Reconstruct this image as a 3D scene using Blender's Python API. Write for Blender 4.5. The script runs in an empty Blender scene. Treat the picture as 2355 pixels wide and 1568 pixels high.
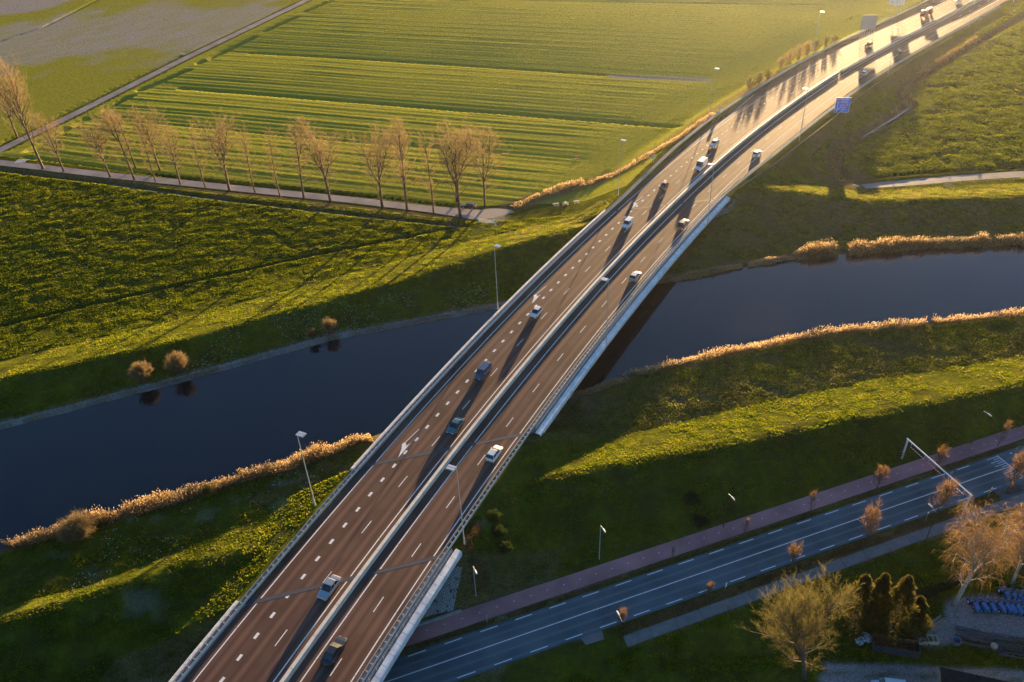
import bpy, bmesh, math, random
import numpy as np
from mathutils import Vector, Matrix
PI = math.pi
rnd = random.Random(7)
C = bpy.context.scene.collection

# ---------------------------------------------------------------- camera
F = 1899.25; CX = 1177.0; CY = 784.0; CAMH = 115.51
RR = np.array([[0.9989472, -0.02687859, -0.03717569], [0.04587473, 0.5852959, 0.80952098], [0.0, 0.81037415, -0.58591274]])
cam = bpy.data.cameras.new('camera'); co = bpy.data.objects.new('camera', cam); C.objects.link(co)
cam.sensor_width = 36; cam.lens = F / 2354.0 * 36; cam.clip_start = 1; cam.clip_end = 20000
right, up, fwd = RR[0], RR[1], RR[2]
# rows of RR map image axes to the world
ax = [Vector(RR.T @ np.array(v)) for v in ((1, 0, 0), (0, 1, 0), (0, 0, 1))]
def _rays():
    f = np.array([RR[2][0], RR[2][1], RR[2][2]])
    return f
M = Matrix(((RR[0][0], RR[1][0], -RR[2][0], 0), (RR[0][1], RR[1][1], -RR[2][1], 0), (RR[0][2], RR[1][2], -RR[2][2], CAMH), (0, 0, 0, 1)))
co.matrix_world = M
bpy.context.scene.camera = co

def G(x, y, z=0.0):
    """ground point seen at photo position x,y (2354 wide) on the level z"""
    d = np.array([(x - CX) / F, (CY - y) / F, 1.0]) @ RR
    t = (z - CAMH) / d[2]
    return np.array([d[0] * t, d[1] * t, z])
def PRJ(P):
    d = RR @ (np.array(P, float) - np.array([0, 0, CAMH])); return CX + F * d[0] / d[2], CY - F * d[1] / d[2]
def HGT(P, ytop):
    """height above P whose top shows at photo row ytop"""
    lo, hi = 0.0, 60.0
    for _ in range(40):
        m = (lo + hi) / 2
        if PRJ((P[0], P[1], P[2] + m))[1] > ytop: lo = m
        else: hi = m
    return lo

# ---------------------------------------------------------------- sky, sun, exposure
SUN_AZ = math.radians(20.3); SUN_EL = math.radians(3.0)
sc = bpy.context.scene
wd = bpy.data.worlds.new('World'); sc.world = wd; wd.use_nodes = True
nt = wd.node_tree; bg = nt.nodes['Background']
sky = nt.nodes.new('ShaderNodeTexSky'); sky.sky_type = 'NISHITA'; sky.sun_disc = False
sky.sun_elevation = SUN_EL; sky.sun_rotation = SUN_AZ; sky.altitude = 0; sky.air_density = 1.0; sky.dust_density = 0.3; sky.ozone_density = 3.3
nt.links.new(sky.outputs[0], bg.inputs[0]); bg.inputs[1].default_value = 0.08
sl_ = bpy.data.lights.new('sun', 'SUN'); sl_.energy = 5.0; sl_.angle = math.radians(0.5); sl_.color = (1.0, 0.66, 0.31)
so = bpy.data.objects.new('sun', sl_); C.objects.link(so)
sd = Vector((math.sin(SUN_AZ) * math.cos(SUN_EL), math.cos(SUN_AZ) * math.cos(SUN_EL), math.sin(SUN_EL)))
so.rotation_euler = sd.to_track_quat('Z', 'Y').to_euler()
sc.view_settings.view_transform = 'Standard'; sc.view_settings.look = 'None'; sc.view_settings.gamma = 1
sc.view_settings.exposure = 2.75
sc.render.engine = 'CYCLES'
sc.cycles.use_denoising = True; sc.cycles.denoising_prefilter = 'NONE'; sc.cycles.max_bounces = 6; sc.cycles.diffuse_bounces = 2; sc.cycles.glossy_bounces = 3; sc.cycles.transparent_max_bounces = 8

# ---------------------------------------------------------------- helpers: tags, meshes, materials
def tag(o, label=None, cat=None, group=None, kind=None):
    if label: o['label'] = label
    if cat: o['category'] = cat
    if group: o['group'] = group
    if kind: o['kind'] = kind
    return o
def thing(name, label, cat, loc=(0, 0, 0), rz=0.0, group=None):
    o = bpy.data.objects.new(name, None); C.objects.link(o); o.empty_display_size = 0.5
    o.location = loc; o.rotation_euler = (0, 0, rz)
    return tag(o, label, cat, group)
class MB:
    def __init__(s): s.v = []; s.f = []; s.m = []
    def add(s, vs, fs, mi=0):
        b = len(s.v); s.v += [tuple(map(float, v)) for v in vs]; s.f += [tuple(i + b for i in f) for f in fs]; s.m += [mi] * len(fs); return s
    def box(s, x0, x1, y0, y1, z0, z1, mi=0, rz=0, c=(0, 0)):
        vs = [(x, y, z) for z in (z0, z1) for x, y in ((x0, y0), (x1, y0), (x1, y1), (x0, y1))]
        if rz:
            k, n = math.cos(rz), math.sin(rz)
            vs = [(c[0] + (x - c[0]) * k - (y - c[1]) * n, c[1] + (x - c[0]) * n + (y - c[1]) * k, z) for x, y, z in vs]
        return s.add(vs, [(3, 2, 1, 0), (4, 5, 6, 7), (0, 1, 5, 4), (1, 2, 6, 5), (2, 3, 7, 6), (3, 0, 4, 7)], mi)
    def tube(s, pts, rs, n=5, mi=0, cap=True):
        pts = [Vector(p) for p in pts]
        if not hasattr(rs, '__len__'): rs = [rs] * len(pts)
        rings = []; u = None
        for i, p in enumerate(pts):
            d = (pts[min(i + 1, len(pts) - 1)] - pts[max(i - 1, 0)])
            d = d.normalized() if d.length > 1e-9 else Vector((0, 0, 1))
            if u is None: u = d.orthogonal().normalized()
            u = (u - d * u.dot(d)); u = u.normalized() if u.length > 1e-6 else d.orthogonal().normalized()
            w = d.cross(u)
            rings.append([p + (u * math.cos(2 * PI * k / n) + w * math.sin(2 * PI * k / n)) * rs[i] for k in range(n)])
        vs = [q for r in rings for q in r]; fs = []
        for i in range(len(pts) - 1):
            for k in range(n):
                a = i * n + k; b = i * n + (k + 1) % n; fs.append((a, b, b + n, a + n))
        if cap: fs += [tuple(range(n))[::-1], tuple((len(pts) - 1) * n + k for k in range(n))]
        return s.add(vs, fs, mi)
    def build(s, name, mats, parent=None, smooth=False):
        me = bpy.data.meshes.new(name); me.from_pydata(s.v, [], s.f)
        if not isinstance(mats, (list, tuple)): mats = [mats]
        for m in mats: me.materials.append(m)
        if len(mats) > 1: me.polygons.foreach_set('material_index', s.m)
        if smooth: me.polygons.foreach_set('use_smooth', [True] * len(me.polygons))
        me.update()
        o = bpy.data.objects.new(name, me); C.objects.link(o)
        if parent: o.parent = parent
        return o
def fastmesh(name, V, Fc, mat, parent=None, smooth=False, n=4):
    """big mesh straight from arrays"""
    V = np.asarray(V, np.float32); Fc = np.asarray(Fc, np.int32)
    me = bpy.data.meshes.new(name); me.vertices.add(len(V)); me.vertices.foreach_set('co', V.ravel())
    me.loops.add(Fc.size); me.loops.foreach_set('vertex_index', Fc.ravel())
    me.polygons.add(len(Fc)); me.polygons.foreach_set('loop_start', np.arange(0, Fc.size, Fc.shape[1], dtype=np.int32))
    me.update(calc_edges=True)
    if smooth: me.polygons.foreach_set('use_smooth', np.ones(len(Fc), bool))
    me.materials.append(mat); me.validate()
    o = bpy.data.objects.new(name, me); C.objects.link(o)
    if parent: o.parent = parent
    return o
def copy_tree(o, parent=None):
    c = o.copy(); C.objects.link(c); c.parent = parent
    for ch in o.children: copy_tree(ch, c)
    return c

class NT:
    def __init__(s, name):
        s.m = bpy.data.materials.new(name); s.m.use_nodes = True; s.t = s.m.node_tree
        s.b = s.t.nodes['Principled BSDF']; s.out = s.t.nodes['Material Output']
    def n(s, typ, **k):
        x = s.t.nodes.new(typ)
        for a, b in k.items(): setattr(x, a, b)
        return x
    def l(s, a, b): s.t.links.new(a, b)
    def coord(s, kind='Object'): return s.n('ShaderNodeTexCoord').outputs[kind]
    def mapping(s, src, scale=(1, 1, 1), rot=(0, 0, 0)):
        m = s.n('ShaderNodeMapping'); m.inputs['Scale'].default_value = scale; m.inputs['Rotation'].default_value = rot; s.l(src, m.inputs[0]); return m.outputs[0]
    def noise(s, src, scale, detail=4, rough=0.55, dist=0.0):
        x = s.n('ShaderNodeTexNoise'); x.inputs['Scale'].default_value = scale; x.inputs['Detail'].default_value = detail
        x.inputs['Roughness'].default_value = rough; x.inputs['Distortion'].default_value = dist; s.l(src, x.inputs['Vector']); return x.outputs[0]
    def ramp(s, src, stops):
        r = s.n('ShaderNodeValToRGB'); e = r.color_ramp.elements
        while len(e) < len(stops): e.new(0.5)
        for i, (p, c) in enumerate(stops): e[i].position = p; e[i].color = (c, c, c, 1) if not hasattr(c, '__len__') else tuple(c) + (1,)
        s.l(src, r.inputs[0]); return r.outputs[0]
    def mix(s, fac, a, b, typ='MIX'):
        x = s.n('ShaderNodeMix', data_type='RGBA', blend_type=typ)
        for i, v in ((0, fac), (6, a), (7, b)):
            if hasattr(v, 'is_linked') or isinstance(v, bpy.types.NodeSocket): s.l(v, x.inputs[i])
            else: x.inputs[i].default_value = v if i == 0 else tuple(v) + (1,)
        return x.outputs[2]
    def math(s, op, a, b=0.0):
        x = s.n('ShaderNodeMath', operation=op)
        for i, v in enumerate((a, b)):
            if isinstance(v, bpy.types.NodeSocket): s.l(v, x.inputs[i])
            else: x.inputs[i].default_value = v
        return x.outputs[0]
    def bump(s, h, dist, strength=1.0, prev=None):
        x = s.n('ShaderNodeBump'); x.inputs['Distance'].default_value = dist; x.inputs['Strength'].default_value = strength; s.l(h, x.inputs['Height'])
        if prev is not None: s.l(prev, x.inputs['Normal'])
        return x.outputs[0]
def plain(name, col, rough=0.6, metal=0.0, var=0.12, scale=3.0, coat=0.0, spec=0.5):
    t = NT(name); c = t.coord()
    n = t.noise(c, scale, 3)
    k = t.ramp(n, [(0.3, tuple(x * (1 - var) for x in col)), (0.7, tuple(min(1, x * (1 + var)) for x in col))])
    t.l(k, t.b.inputs['Base Color']); t.b.inputs['Roughness'].default_value = rough; t.b.inputs['Metallic'].default_value = metal
    t.b.inputs['Coat Weight'].default_value = coat; t.b.inputs['Specular IOR Level'].default_value = spec
    return t.m

def leafy(m, k=.5, gain=1.0):
    """thin leaves, stems and twigs let low sun through"""
    t = m.node_tree; b = t.nodes['Principled BSDF']; out = t.nodes['Material Output']; lk = b.inputs['Base Color'].links[0].from_socket
    tr = t.nodes.new('ShaderNodeBsdfTranslucent'); mx = t.nodes.new('ShaderNodeMixShader'); mx.inputs[0].default_value = k
    t.links.new(lk, tr.inputs[0]); t.links.new(b.outputs[0], mx.inputs[1]); t.links.new(tr.outputs[0], mx.inputs[2]); t.links.new(mx.outputs[0], out.inputs[0]); return m
# ---------------------------------------------------------------- motorway centreline (s, x, y, z, heading)
TAB = np.array([(-900,700,780,0.11,-2.14),(-490,364.58,556.81,0.11,-2.2707),(-450,334.15,530.84,0.11,-2.2843),(-400,296.63,497.80,0.11,-2.3013),(-370,274.38,477.67,0.11,-2.3114),(-350,259.67,464.12,0.11,-2.3182),(-330,245.04,450.48,0.11,-2.3250),(-310,230.51,436.74,0.11,-2.3318),(-300,223.28,429.83,0.11,-2.3352),(-290,216.08,422.90,0.13,-2.3386),(-280,208.89,415.94,0.22,-2.3419),(-270,201.73,408.96,0.36,-2.3452),(-260,194.60,401.95,0.54,-2.3488),(-250,187.49,394.92,0.76,-2.3525),(-240,180.41,387.86,1.03,-2.3568),(-230,173.36,380.77,1.32,-2.3619),(-220,166.35,373.63,1.62,-2.3678),(-210,159.38,366.46,1.92,-2.3746),(-200,152.47,359.23,2.23,-2.3824),(-190,145.62,351.95,2.55,-2.3907),(-180,138.83,344.60,2.85,-2.3996),(-170,132.11,337.20,3.11,-2.4088),(-160,125.46,329.73,3.33,-2.4181),(-150,118.87,322.21,3.52,-2.4275),(-140,112.36,314.62,3.69,-2.4370),(-130,105.92,306.97,3.87,-2.4466),(-120,99.56,299.25,4.06,-2.4563),(-110,93.27,291.48,4.25,-2.4659),(-100,87.06,283.64,4.46,-2.4755),(-90,80.92,275.75,4.67,-2.4851),(-80,74.85,267.80,4.86,-2.4945),(-70,68.86,259.79,5.05,-2.5040),(-60,62.95,251.73,5.21,-2.5135),(-50,57.12,243.61,5.35,-2.5230),(-40,51.36,235.43,5.47,-2.5326),(-30,45.68,227.20,5.59,-2.5422),(-20,40.08,218.91,5.70,-2.5518),(-10,34.56,210.58,5.82,-2.5612),(0,29.12,202.19,5.94,-2.5703),(10,23.75,193.75,6.07,-2.5791),(20,18.45,185.27,6.18,-2.5877),(30,13.23,176.74,6.29,-2.5959),(40,8.08,168.17,6.38,-2.6040),(50,2.99,159.56,6.45,-2.6120),(60,-2.02,150.91,6.50,-2.6204),(70,-6.96,142.21,6.54,-2.6292),(80,-11.82,133.47,6.58,-2.6386),(90,-16.60,124.69,6.64,-2.6486),(100,-21.28,115.85,6.73,-2.6590),(110,-25.87,106.97,6.84,-2.6696),(120,-30.37,98.03,6.99,-2.6802),(130,-34.77,89.06,7.15,-2.6907),(140,-39.08,80.03,7.30,-2.7011),(150,-43.30,70.97,7.43,-2.7099),(160,-47.45,61.87,7.52,-2.7162),(170,-51.56,52.75,7.57,-2.7199),(180,-55.64,43.62,7.59,-2.7212),(200,-63.81,25.36,7.59,-2.7212),(260,-88.3,-29.4,7.0,-2.7212)])
def rd(s): return [np.interp(s, TAB[:, 0], TAB[:, k]) for k in (1, 2, 3, 4)]
def rp(s, l, dz=0.0):
    x, y, z, t = rd(s); return np.stack([x + np.cos(t) * l, y - np.sin(t) * l, z + dz + 0 * x], -1)
_S = np.arange(-420, 240, 1.0); _P = rp(_S, 0 * _S)
def near(x, y, chunk=20000):
    """s, l of points (l>0: west side)"""
    x = np.atleast_1d(np.asarray(x, np.float32)); y = np.atleast_1d(np.asarray(y, np.float32))
    s = np.zeros(len(x)); l = np.full(len(x), 999.0)
    A = _P[:, :2].astype(np.float32)
    for i in range(0, len(x), chunk):
        xx, yy = x[i:i + chunk], y[i:i + chunk]
        k = np.argmin((xx[:, None] - A[None, ::4, 0]) ** 2 + (yy[:, None] - A[None, ::4, 1]) ** 2, 1) * 4
        _, _, _, t = rd(_S[k]); dx, dy = xx - A[k, 0], yy - A[k, 1]
        s[i:i + chunk] = _S[k] + dx * np.sin(t) + dy * np.cos(t)
        # refine once
        X, Y, _, t = rd(s[i:i + chunk]); l[i:i + chunk] = (xx - X) * np.cos(t) - (yy - Y) * np.sin(t)
    return s, l
def WL(s): return np.interp(s, [-400, -60, -30, -15, 200], [11.2, 10.6, 8.6, 7.2, 7.2])   # embankment half widths
def WR(s): return np.interp(s, [-400, -249, -100, -64, -44, -30, 200], [-26.2, -25.8, -26.2, -24.4, -21.6, -21.0, -21.0])

# ---------------------------------------------------------------- terrain
def line_fn(P, s0=0.36, s1=0.30):
    P = sorted([(p[0], p[1]) for p in P]); X = np.array([p[0] for p in P]); Y = np.array([p[1] for p in P])
    X = np.concatenate([[X[0] - 3000], X, [X[-1] + 3000]]); Y = np.concatenate([[Y[0] - 3000 * s0], Y, [Y[-1] + 3000 * s1]])
    return lambda x: np.interp(x, X, Y)
def gl(l, z): return [G(x, y, z) for x, y in l]
RS = 0.3378   # slope of the local road in plan
yBike = line_fn([(-18.1, 82.0), (23.2, 97.2), (67.5, 112.2), (102.3, 121.9)], RS, 0.3)
yWS = line_fn(gl([(0, 1262), (240, 1187), (600, 1087), (885, 992), (1330, 905), (1450, 858), (1600, 822), (1900, 762), (2354, 718)], 1.5), 0.4, 0.15)
yWN = line_fn(gl([(0, 990), (400, 885), (760, 785), (1140, 712), (1540, 650), (1700, 618), (1860, 592), (2100, 574), (2354, 562)], 1.5), 0.4, 0.05)
ySC = line_fn([(-83.5, 82.4), (-71, 86.2), (-58.9, 91.2), (-30, 99), (3.8, 107.9), (25.4, 112.2), (42.7, 115.8), (70.0, 121.5), (104.1, 128.6)], 0.36, 0.2)
ySF = line_fn(gl([(0, 1385), (200, 1338), (400, 1262), (600, 1180)], 3.6) + [(4.3, 118.0), (27.5, 124.5), (46.5, 129.8), (76.0, 136.3), (112.4, 142.8)], 0.36, 0.2)
yNC = line_fn(gl([(0, 875), (400, 790), (700, 710), (900, 655), (1100, 590), (1250, 545)], 5.2) + gl([(1751, 432), (1850, 446), (2000, 465), (2354, 453)], 4.5), 0.36, 0.0)
yNF = line_fn(gl([(0, 832), (400, 737), (700, 657), (900, 602), (1100, 550)], 1.0) + gl([(1751, 402), (1850, 416), (1960, 441), (2354, 424)], 1.0), 0.36, 0.0)
J1 = line_fn([(28.2, 212.6), (62.5, 218.1)], 0.25, 0.16); J2 = line_fn([(-29.2, 112.6), (1.5, 119.6)], 0.23, 0.23); J3 = line_fn([(-44.8, 82.1), (-14.5, 90.0)], 0.26, 0.26)
J4 = lambda x: J3(x) - 34.0

_lat = {}
def vnoise(x, y, cell, seed):
    k = (cell, seed)
    if k not in _lat: _lat[k] = np.random.RandomState(seed).rand(256, 256)
    L = _lat[k]; u, v = x / cell + 1000.3, y / cell + 1000.7
    i, j = np.floor(u).astype(int), np.floor(v).astype(int); a, b = u - i, v - j
    a = a * a * (3 - 2 * a); b = b * b * (3 - 2 * b); i %= 256; j %= 256; i1 = (i + 1) % 256; j1 = (j + 1) % 256
    return (L[i, j] * (1 - a) + L[i1, j] * a) * (1 - b) + (L[i, j1] * (1 - a) + L[i1, j1] * a) * b
def pdist(x, y, P):
    d = np.full(np.shape(x), 1e9)
    for a, b in zip(P[:-1], P[1:]):
        ax_, ay = a[0], a[1]; bx, by = b[0] - a[0], b[1] - a[1]; L2 = bx * bx + by * by + 1e-9
        t = np.clip(((x - ax_) * bx + (y - ay) * by) / L2, 0, 1); d = np.minimum(d, np.hypot(x - ax_ - t * bx, y - ay - t * by))
    return d
DITCH = [  # (points, half width, depth)
    (gl([(-60, 765), (0, 748), (400, 657), (700, 590), (1050, 522)], 0), 0.65, 1.0),
    (gl([(-60, 383), (0, 391), (250, 421), (500, 456), (800, 491), (1070, 520)], 0), 1.0, 1.4),
    (gl([(60, 362), (110, 367), (250, 385), (500, 421), (800, 448), (900, 455), (1110, 482)], 0), 0.7, 1.0),
    (gl([(417, 203), (700, 225), (1000, 249), (1300, 272), (1560, 292)], 0), 1.1, 1.5),
    (gl([(577, 122), (850, 137), (1100, 153), (1390, 173)], 0), 1.0, 1.4),
    (gl([(255, 275), (520, 298), (700, 317), (1150, 352)], 0), 0.5, 0.35),
    (gl([(1100, 0), (1500, 6), (1900, 12)], 0), 0.7, 1.0),
    (gl([(0, 96), (100, 62), (230, -4)], 0), 0.8, 0.7),
    (gl([(0, 330), (150, 258), (400, 135), (680, -2)], 0), 0.6, 0.6),
    (gl([(70, 345), (150, 300), (300, 222)], 0), 1.4, 1.1), (gl([(325, 207), (432, 163)], 0), 1.4, 1.1), (gl([(460, 146), (585, 88)], 0), 1.4, 1.1),
    (gl([(612, 74), (680, 43)], 0), 1.4, 1.1), (gl([(700, 31), (780, -5)], 0), 1.4, 1.1),
    (gl([(1940, 412), (2040, 405), (2110, 398), (2354, 382), (2450, 378)], 0), 1.0, 1.1),
    (gl([(1940, 412), (1915, 375), (1925, 345), (1985, 310), (2060, 265), (2095, 240), (2072, 215), (2100, 185), (2250, 95), (2380, 20)], 0), 1.6, 1.3),
]
LANE_T = gl([(-60, 368), (0, 374), (250, 403), (500, 428.5), (800, 459), (1100, 494)], 0)     # lane under the trees
LANE_F = gl([(-8, 349), (60, 316), (150, 273), (420, 137), (710, -2)], 0)                  # lane through the fields
LANE_R = gl([(1985, 429), (2080, 421), (2200, 410), (2354, 400), (2480, 393)], 0)
RDIR = np.array([math.sin(1.245), math.cos(1.245)]); RNRM = np.array([-RDIR[1], RDIR[0]])
RO = np.array([-12.945, 78.54])                      # a dash of the north edge marking
def RQ(u, v, z=0.0): p = RO + RDIR * u + RNRM * v; return (p[0], p[1], z)   # u along, v across (north positive)
STR_H = math.atan2(*(np.array(DITCH[3][0][-1])[:2] - np.array(DITCH[3][0][0])[:2]))   # heading of the ploughed rows
def base_z(x, y):
    z = np.zeros_like(x)
    ys = [yBike(x) - 40, yBike(x) + 0.6, ySC(x), ySC(x) + 1.6, ySF(x), yWS(x) - 1.6, yWS(x), yWS(x) + 4, yWN(x) - 4, yWN(x), yWN(x) + 1.5]
    zf = np.interp(x, [-60, 0], [2.6, 2.2]); zc = np.interp(x, [0, 50], [5.2, 4.6])
    zs = [0, 0, 5.0, 5.0, zf, 2.0, 1.4, -0.8, -0.8, 1.4, 2.0]
    wn, nc, nf = yWN(x), yNC(x), yNF(x)
    ys += [wn + np.maximum(2.5, (nc - wn) * 0.45), nc, nc + 1.4, np.maximum(nf, nc + 3), np.maximum(nf, nc + 3) + 14]
    zs += [2.7, zc, zc, 1.0, 0.0]
    ys = [a + 0 * x for a in ys]
    for k in range(1, len(ys)): ys[k] = np.maximum(ys[k], ys[k - 1] + 0.05)
    for k in range(len(ys) - 1):
        z0, z1 = zs[k] + 0 * x, zs[k + 1] + 0 * x
        t = np.clip((y - ys[k]) / (ys[k + 1] - ys[k]), 0, 1); m = (y >= ys[k]) & (y < ys[k + 1]); z = np.where(m, z0 + (z1 - z0) * t, z)
    return z
def terrain(x, y, fine=True):
    x = np.atleast_1d(np.asarray(x, float)); y = np.atleast_1d(np.asarray(y, float))
    z = base_z(x, y)
    s = np.full(len(x), 0.0); l = np.full(len(x), 999.0)
    c = (y < 900) & (y > -60) & (x > -160) & (x < 560) & (np.abs(x - np.interp(y, TAB[::-1, 2], TAB[::-1, 1])) < 110)
    s[c], l[c] = near(x[c], y[c])
    _, _, zr, _ = rd(s)
    out = np.maximum(0, np.maximum(l - WL(s), WR(s) - l))
    dS = np.where(y > J1(x), 0.0, np.where(y > (J1(x) + J2(x)) / 2, J1(x) - y, np.where(y > J2(x), y - J2(x), np.where(y > J3(x), 0.0, np.where(y > J4(x) + 15, J3(x) - y, np.maximum(0, y - J4(x)))))))
    drop = np.where(dS > 0, 1.1, 0.0)
    emb = zr - 0.24 - drop - 0.42 * out - dS / 1.6
    emb = np.where(c, emb, -9)
    span = (dS > 0) & (out < 1.5) & c
    z = np.where(span, np.minimum(z, zr - 1.75), z)
    # smooth union
    k = 0.8; h = np.clip(0.5 + 0.5 * (emb - z) / k, 0, 1); z2 = z * (1 - h) + emb * h + k * h * (1 - h)
    z = np.where(c & (out > 0.6), z2, np.maximum(z, emb)); onroad = c & (out <= 0.6)
    z = np.where(onroad & (dS <= 0), emb, z)
    stripe = rough = dry = bare = None
    if fine:
        m_road = (y < yBike(x) + 0.4) & (y > yBike(x) - 30)
        slopey = np.clip((np.abs(z) - 0.5) / 1.0, 0, 1)
        verge = np.clip(1 - out / 25.0, 0, 1) * c
        # ploughed grass strips north of the tree lane
        yl = np.interp(x, [p[0] for p in LANE_T], [p[1] for p in LANE_T])
        fx = np.interp(y, [p[1] for p in LANE_F], [p[0] for p in LANE_F], left=-1e4)
        fld = ((y > yl + 5) & (x > fx + 4)) & (l > 0)
        fe = np.clip((l - WL(s) - 14 - 6 * vnoise(x, y, 30, 3)) / 12, 0, 1); fe = np.where(l > 900, 1.0, fe)
        stripe = np.where(fld, fe * np.clip((y - yl - 5) / 4, 0, 1) * np.clip((x - fx - 6) / 6, 0, 1), 0)
        across = -x * math.cos(STR_H) + y * math.sin(STR_H) + 1.2 * (vnoise(x, y, 35, 5) - .5)
        # rows bend to follow the motorway near the field's east end
        turn = np.clip(1 - (l - WL(s) - 14) / 26, 0, 1) * (l < 900)
        ph = across
        row = np.sin(ph * 2 * PI / 3.6 + 1.2 * vnoise(x, y, 40, 6)) * 0.6 + np.sin(ph * 2 * PI / 7.7 + 1.0) * 0.45 + np.sin(ph * 2 * PI / 2.7 + 2.4) * 0.3
        row2 = np.sin(l * 2 * PI / 4.1) * .7 + np.sin(l * 2 * PI / 6.1) * .3
        bands = sorted([float(np.mean([-p[0] * math.cos(STR_H) + p[1] * math.sin(STR_H) for p in DITCH[i][0]])) for i in (2, 5, 3, 4, 6)]); bands = [bands[0] - 2] + bands[1:] + [bands[-1] + 45, bands[-1] + 90]
        for b0, b1 in zip(bands[:-1], bands[1:]):
            tt = (across - b0) / (b1 - b0); mm = fld & (tt > 0) & (tt < 1); z += np.where(mm, (b1 - b0) * 0.0062 * 4 * tt * (1 - tt) * fe * np.clip((x - fx) / 14, 0, 1), 0)
        amp = 0.072 * (0.5 + vnoise(x, y, 18, 9))
        z += np.where(fld, (stripe * (1 - turn) * row + turn * np.clip(fe, 0, 1) * row2) * amp, 0)
        fl2 = (x < fx - 4) & (y > 250)
        rough = np.where(m_road | onroad, 0.45, np.where(fld, 0.12, np.where(fl2, 0.16, 0.55)))  # road value keeps the shaded roadside out of the painted field brightness
        rough = np.where((y < yl - 6) & (y > yNF(x) + 3) & (l > 0), 1.0, rough)       # rough pasture west
        eastf = (l < -38) & (y > yNF(x) + 16) & c
        rough = np.where(((l < -38) | (~c & (x > np.interp(y, TAB[::-1, 2], TAB[::-1, 1]) + 60))) & (y > yNC(x) + 22), 0.8, rough)
        dikeN = (y > yNC(x) - 1) & (y < yNF(x) + 1)
        rough = np.where(dikeN, 0.34, rough)
        # elongated clods, roughly along the tidal direction of the fields
        xr = x * 0.94 + y * 0.34; yr = -x * 0.34 + y * 0.94
        cl = (vnoise(xr, yr * 1.8, 2.6, 11) - .5) * 0.34 + (vnoise(xr, yr * 1.6, 1.4, 12) - .5) * 0.22 + (vnoise(x, y, 7.0, 13) - .5) * 0.3
        cl = np.where(cl > 0, cl * 1.25, cl * 0.6)
        z += rough * cl * 0.38
    for P, w, dep in DITCH:
        d = pdist(x, y, P) + (vnoise(x, y, 2.5, 31) - .5) * 0.5 * w
        z -= dep * np.clip((w * 1.5 - d) / (w * 0.9), 0, 1)
    return z, s, l, out, c, dS, stripe, rough
def hz(x, y): return float(terrain([x], [y], False)[0][0])
def GT(x, y, z0=0.0):
    """point of the terrain seen at photo position"""
    z = z0
    for _ in range(8): p = G(x, y, z); z = hz(p[0], p[1])
    return np.array([p[0], p[1], z])

def axis_pts(a, b, st, far, lo):
    v = list(np.arange(a, b, st)); q = st; e = b
    while e < far: q = min(q * 1.35, 400); e += q; v.append(e)
    q = st; e = a; w = []
    while e > lo: q = min(q * 1.35, 400); e -= q; w.append(e)
    return np.array(w[::-1] + v)
gx = np.concatenate([axis_pts(-330, -152, 1.1, -152, -3000), axis_pts(-151, 300, 0.66, 3200, -151)])
gy = np.concatenate([axis_pts(62, 240, 0.6, 240, -1900), axis_pts(240.5, 500, 0.85, 3600, 240.5)])
X, Y = np.meshgrid(gx, gy); xs, ys_ = X.ravel(), Y.ravel()
Z, S_, L_, OUT, CC, DS, STR, RG = terrain(xs, ys_)
# lanes sink the ground slightly so the paving sheets lie on it
for P, w in ((LANE_T, 2.6), (LANE_F, 2.6), (LANE_R, 2.2)):
    d = pdist(xs, ys_, P); m = np.clip((w + 1.5 - d) / 1.5, 0, 1); Z = Z * (1 - m) + (-0.03) * m
mloc = (ys_ < yBike(xs) + 0.3) & (ys_ > yBike(xs) - 24)
Z = np.where(mloc & ~((DS <= 0) & (OUT <= 0.6) & CC), np.minimum(Z, 0.0), Z)
nx, ny = len(gx), len(gy)
idx = np.arange(nx * ny).reshape(ny, nx)
FQ = np.stack([idx[:-1, :-1], idx[:-1, 1:], idx[1:, 1:], idx[1:, :-1]], -1).reshape(-1, 4)
# zone weights of what grows where: dry reed litter, bare/frosted soil, weeds with painted ditch shade, herb-rich verge
def zmask(P, w, soft): return np.clip((w - pdist(xs, ys_, P)) / soft + 0.5, 0, 1)
dry = np.zeros_like(xs); bare = np.zeros_like(xs); lush_shade = np.zeros_like(xs)
nz = vnoise(xs, ys_, 9, 41); nz2 = vnoise(xs, ys_, 3, 42)
brook = DITCH[-1][0]
dry = np.maximum(dry, zmask(brook, 7 + 3 * nz, 5) * 0.85)
fieldR = (L_ < -24) & CC & (ys_ > yNC(xs) + 4)
dry = np.maximum(dry, np.where(fieldR & (xs < np.interp(ys_, [p[1] for p in brook[::1]][0:1] + [230, 260, 420], [75, 80, 100, 190])), 0.75, 0) * (0.5 + nz))
dry = np.maximum(dry, np.where((ys_ > yWN(xs) - 1) & (ys_ < yNC(xs) - 1) & (xs > 45), 0.45 + 0.4 * nz, 0))
dry = np.maximum(dry, np.where((ys_ > yWN(xs) - 1) & (ys_ < yWN(xs) + 3.2), 0.9, 0))
dry = np.maximum(dry, np.where((ys_ < yWS(xs) + 1) & (ys_ > yWS(xs) - 2.5), 0.9, 0))
dry = np.maximum(dry, np.where((ys_ < yWS(xs) - 1) & (ys_ > ySF(xs)) & (xs > 0), 0.75 * nz + .25 * nz2 + .15, 0) * np.clip(1.3 - (xs - 10) / 110, 0.25, 1))
dry = np.maximum(dry, zmask(gl([(1170, 470), (1300, 430), (1450, 385), (1540, 335), (1640, 262), (1800, 165)], 1), 3.2, 3))
dry = np.maximum(dry, zmask(gl([(-50, 383), (250, 413), (500, 446), (800, 480), (1060, 508)], 0), 2.2, 2) * .8)
med = (ys_ < yBike(xs) - 3.0) & (ys_ > yBike(xs) - 5.2)
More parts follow.
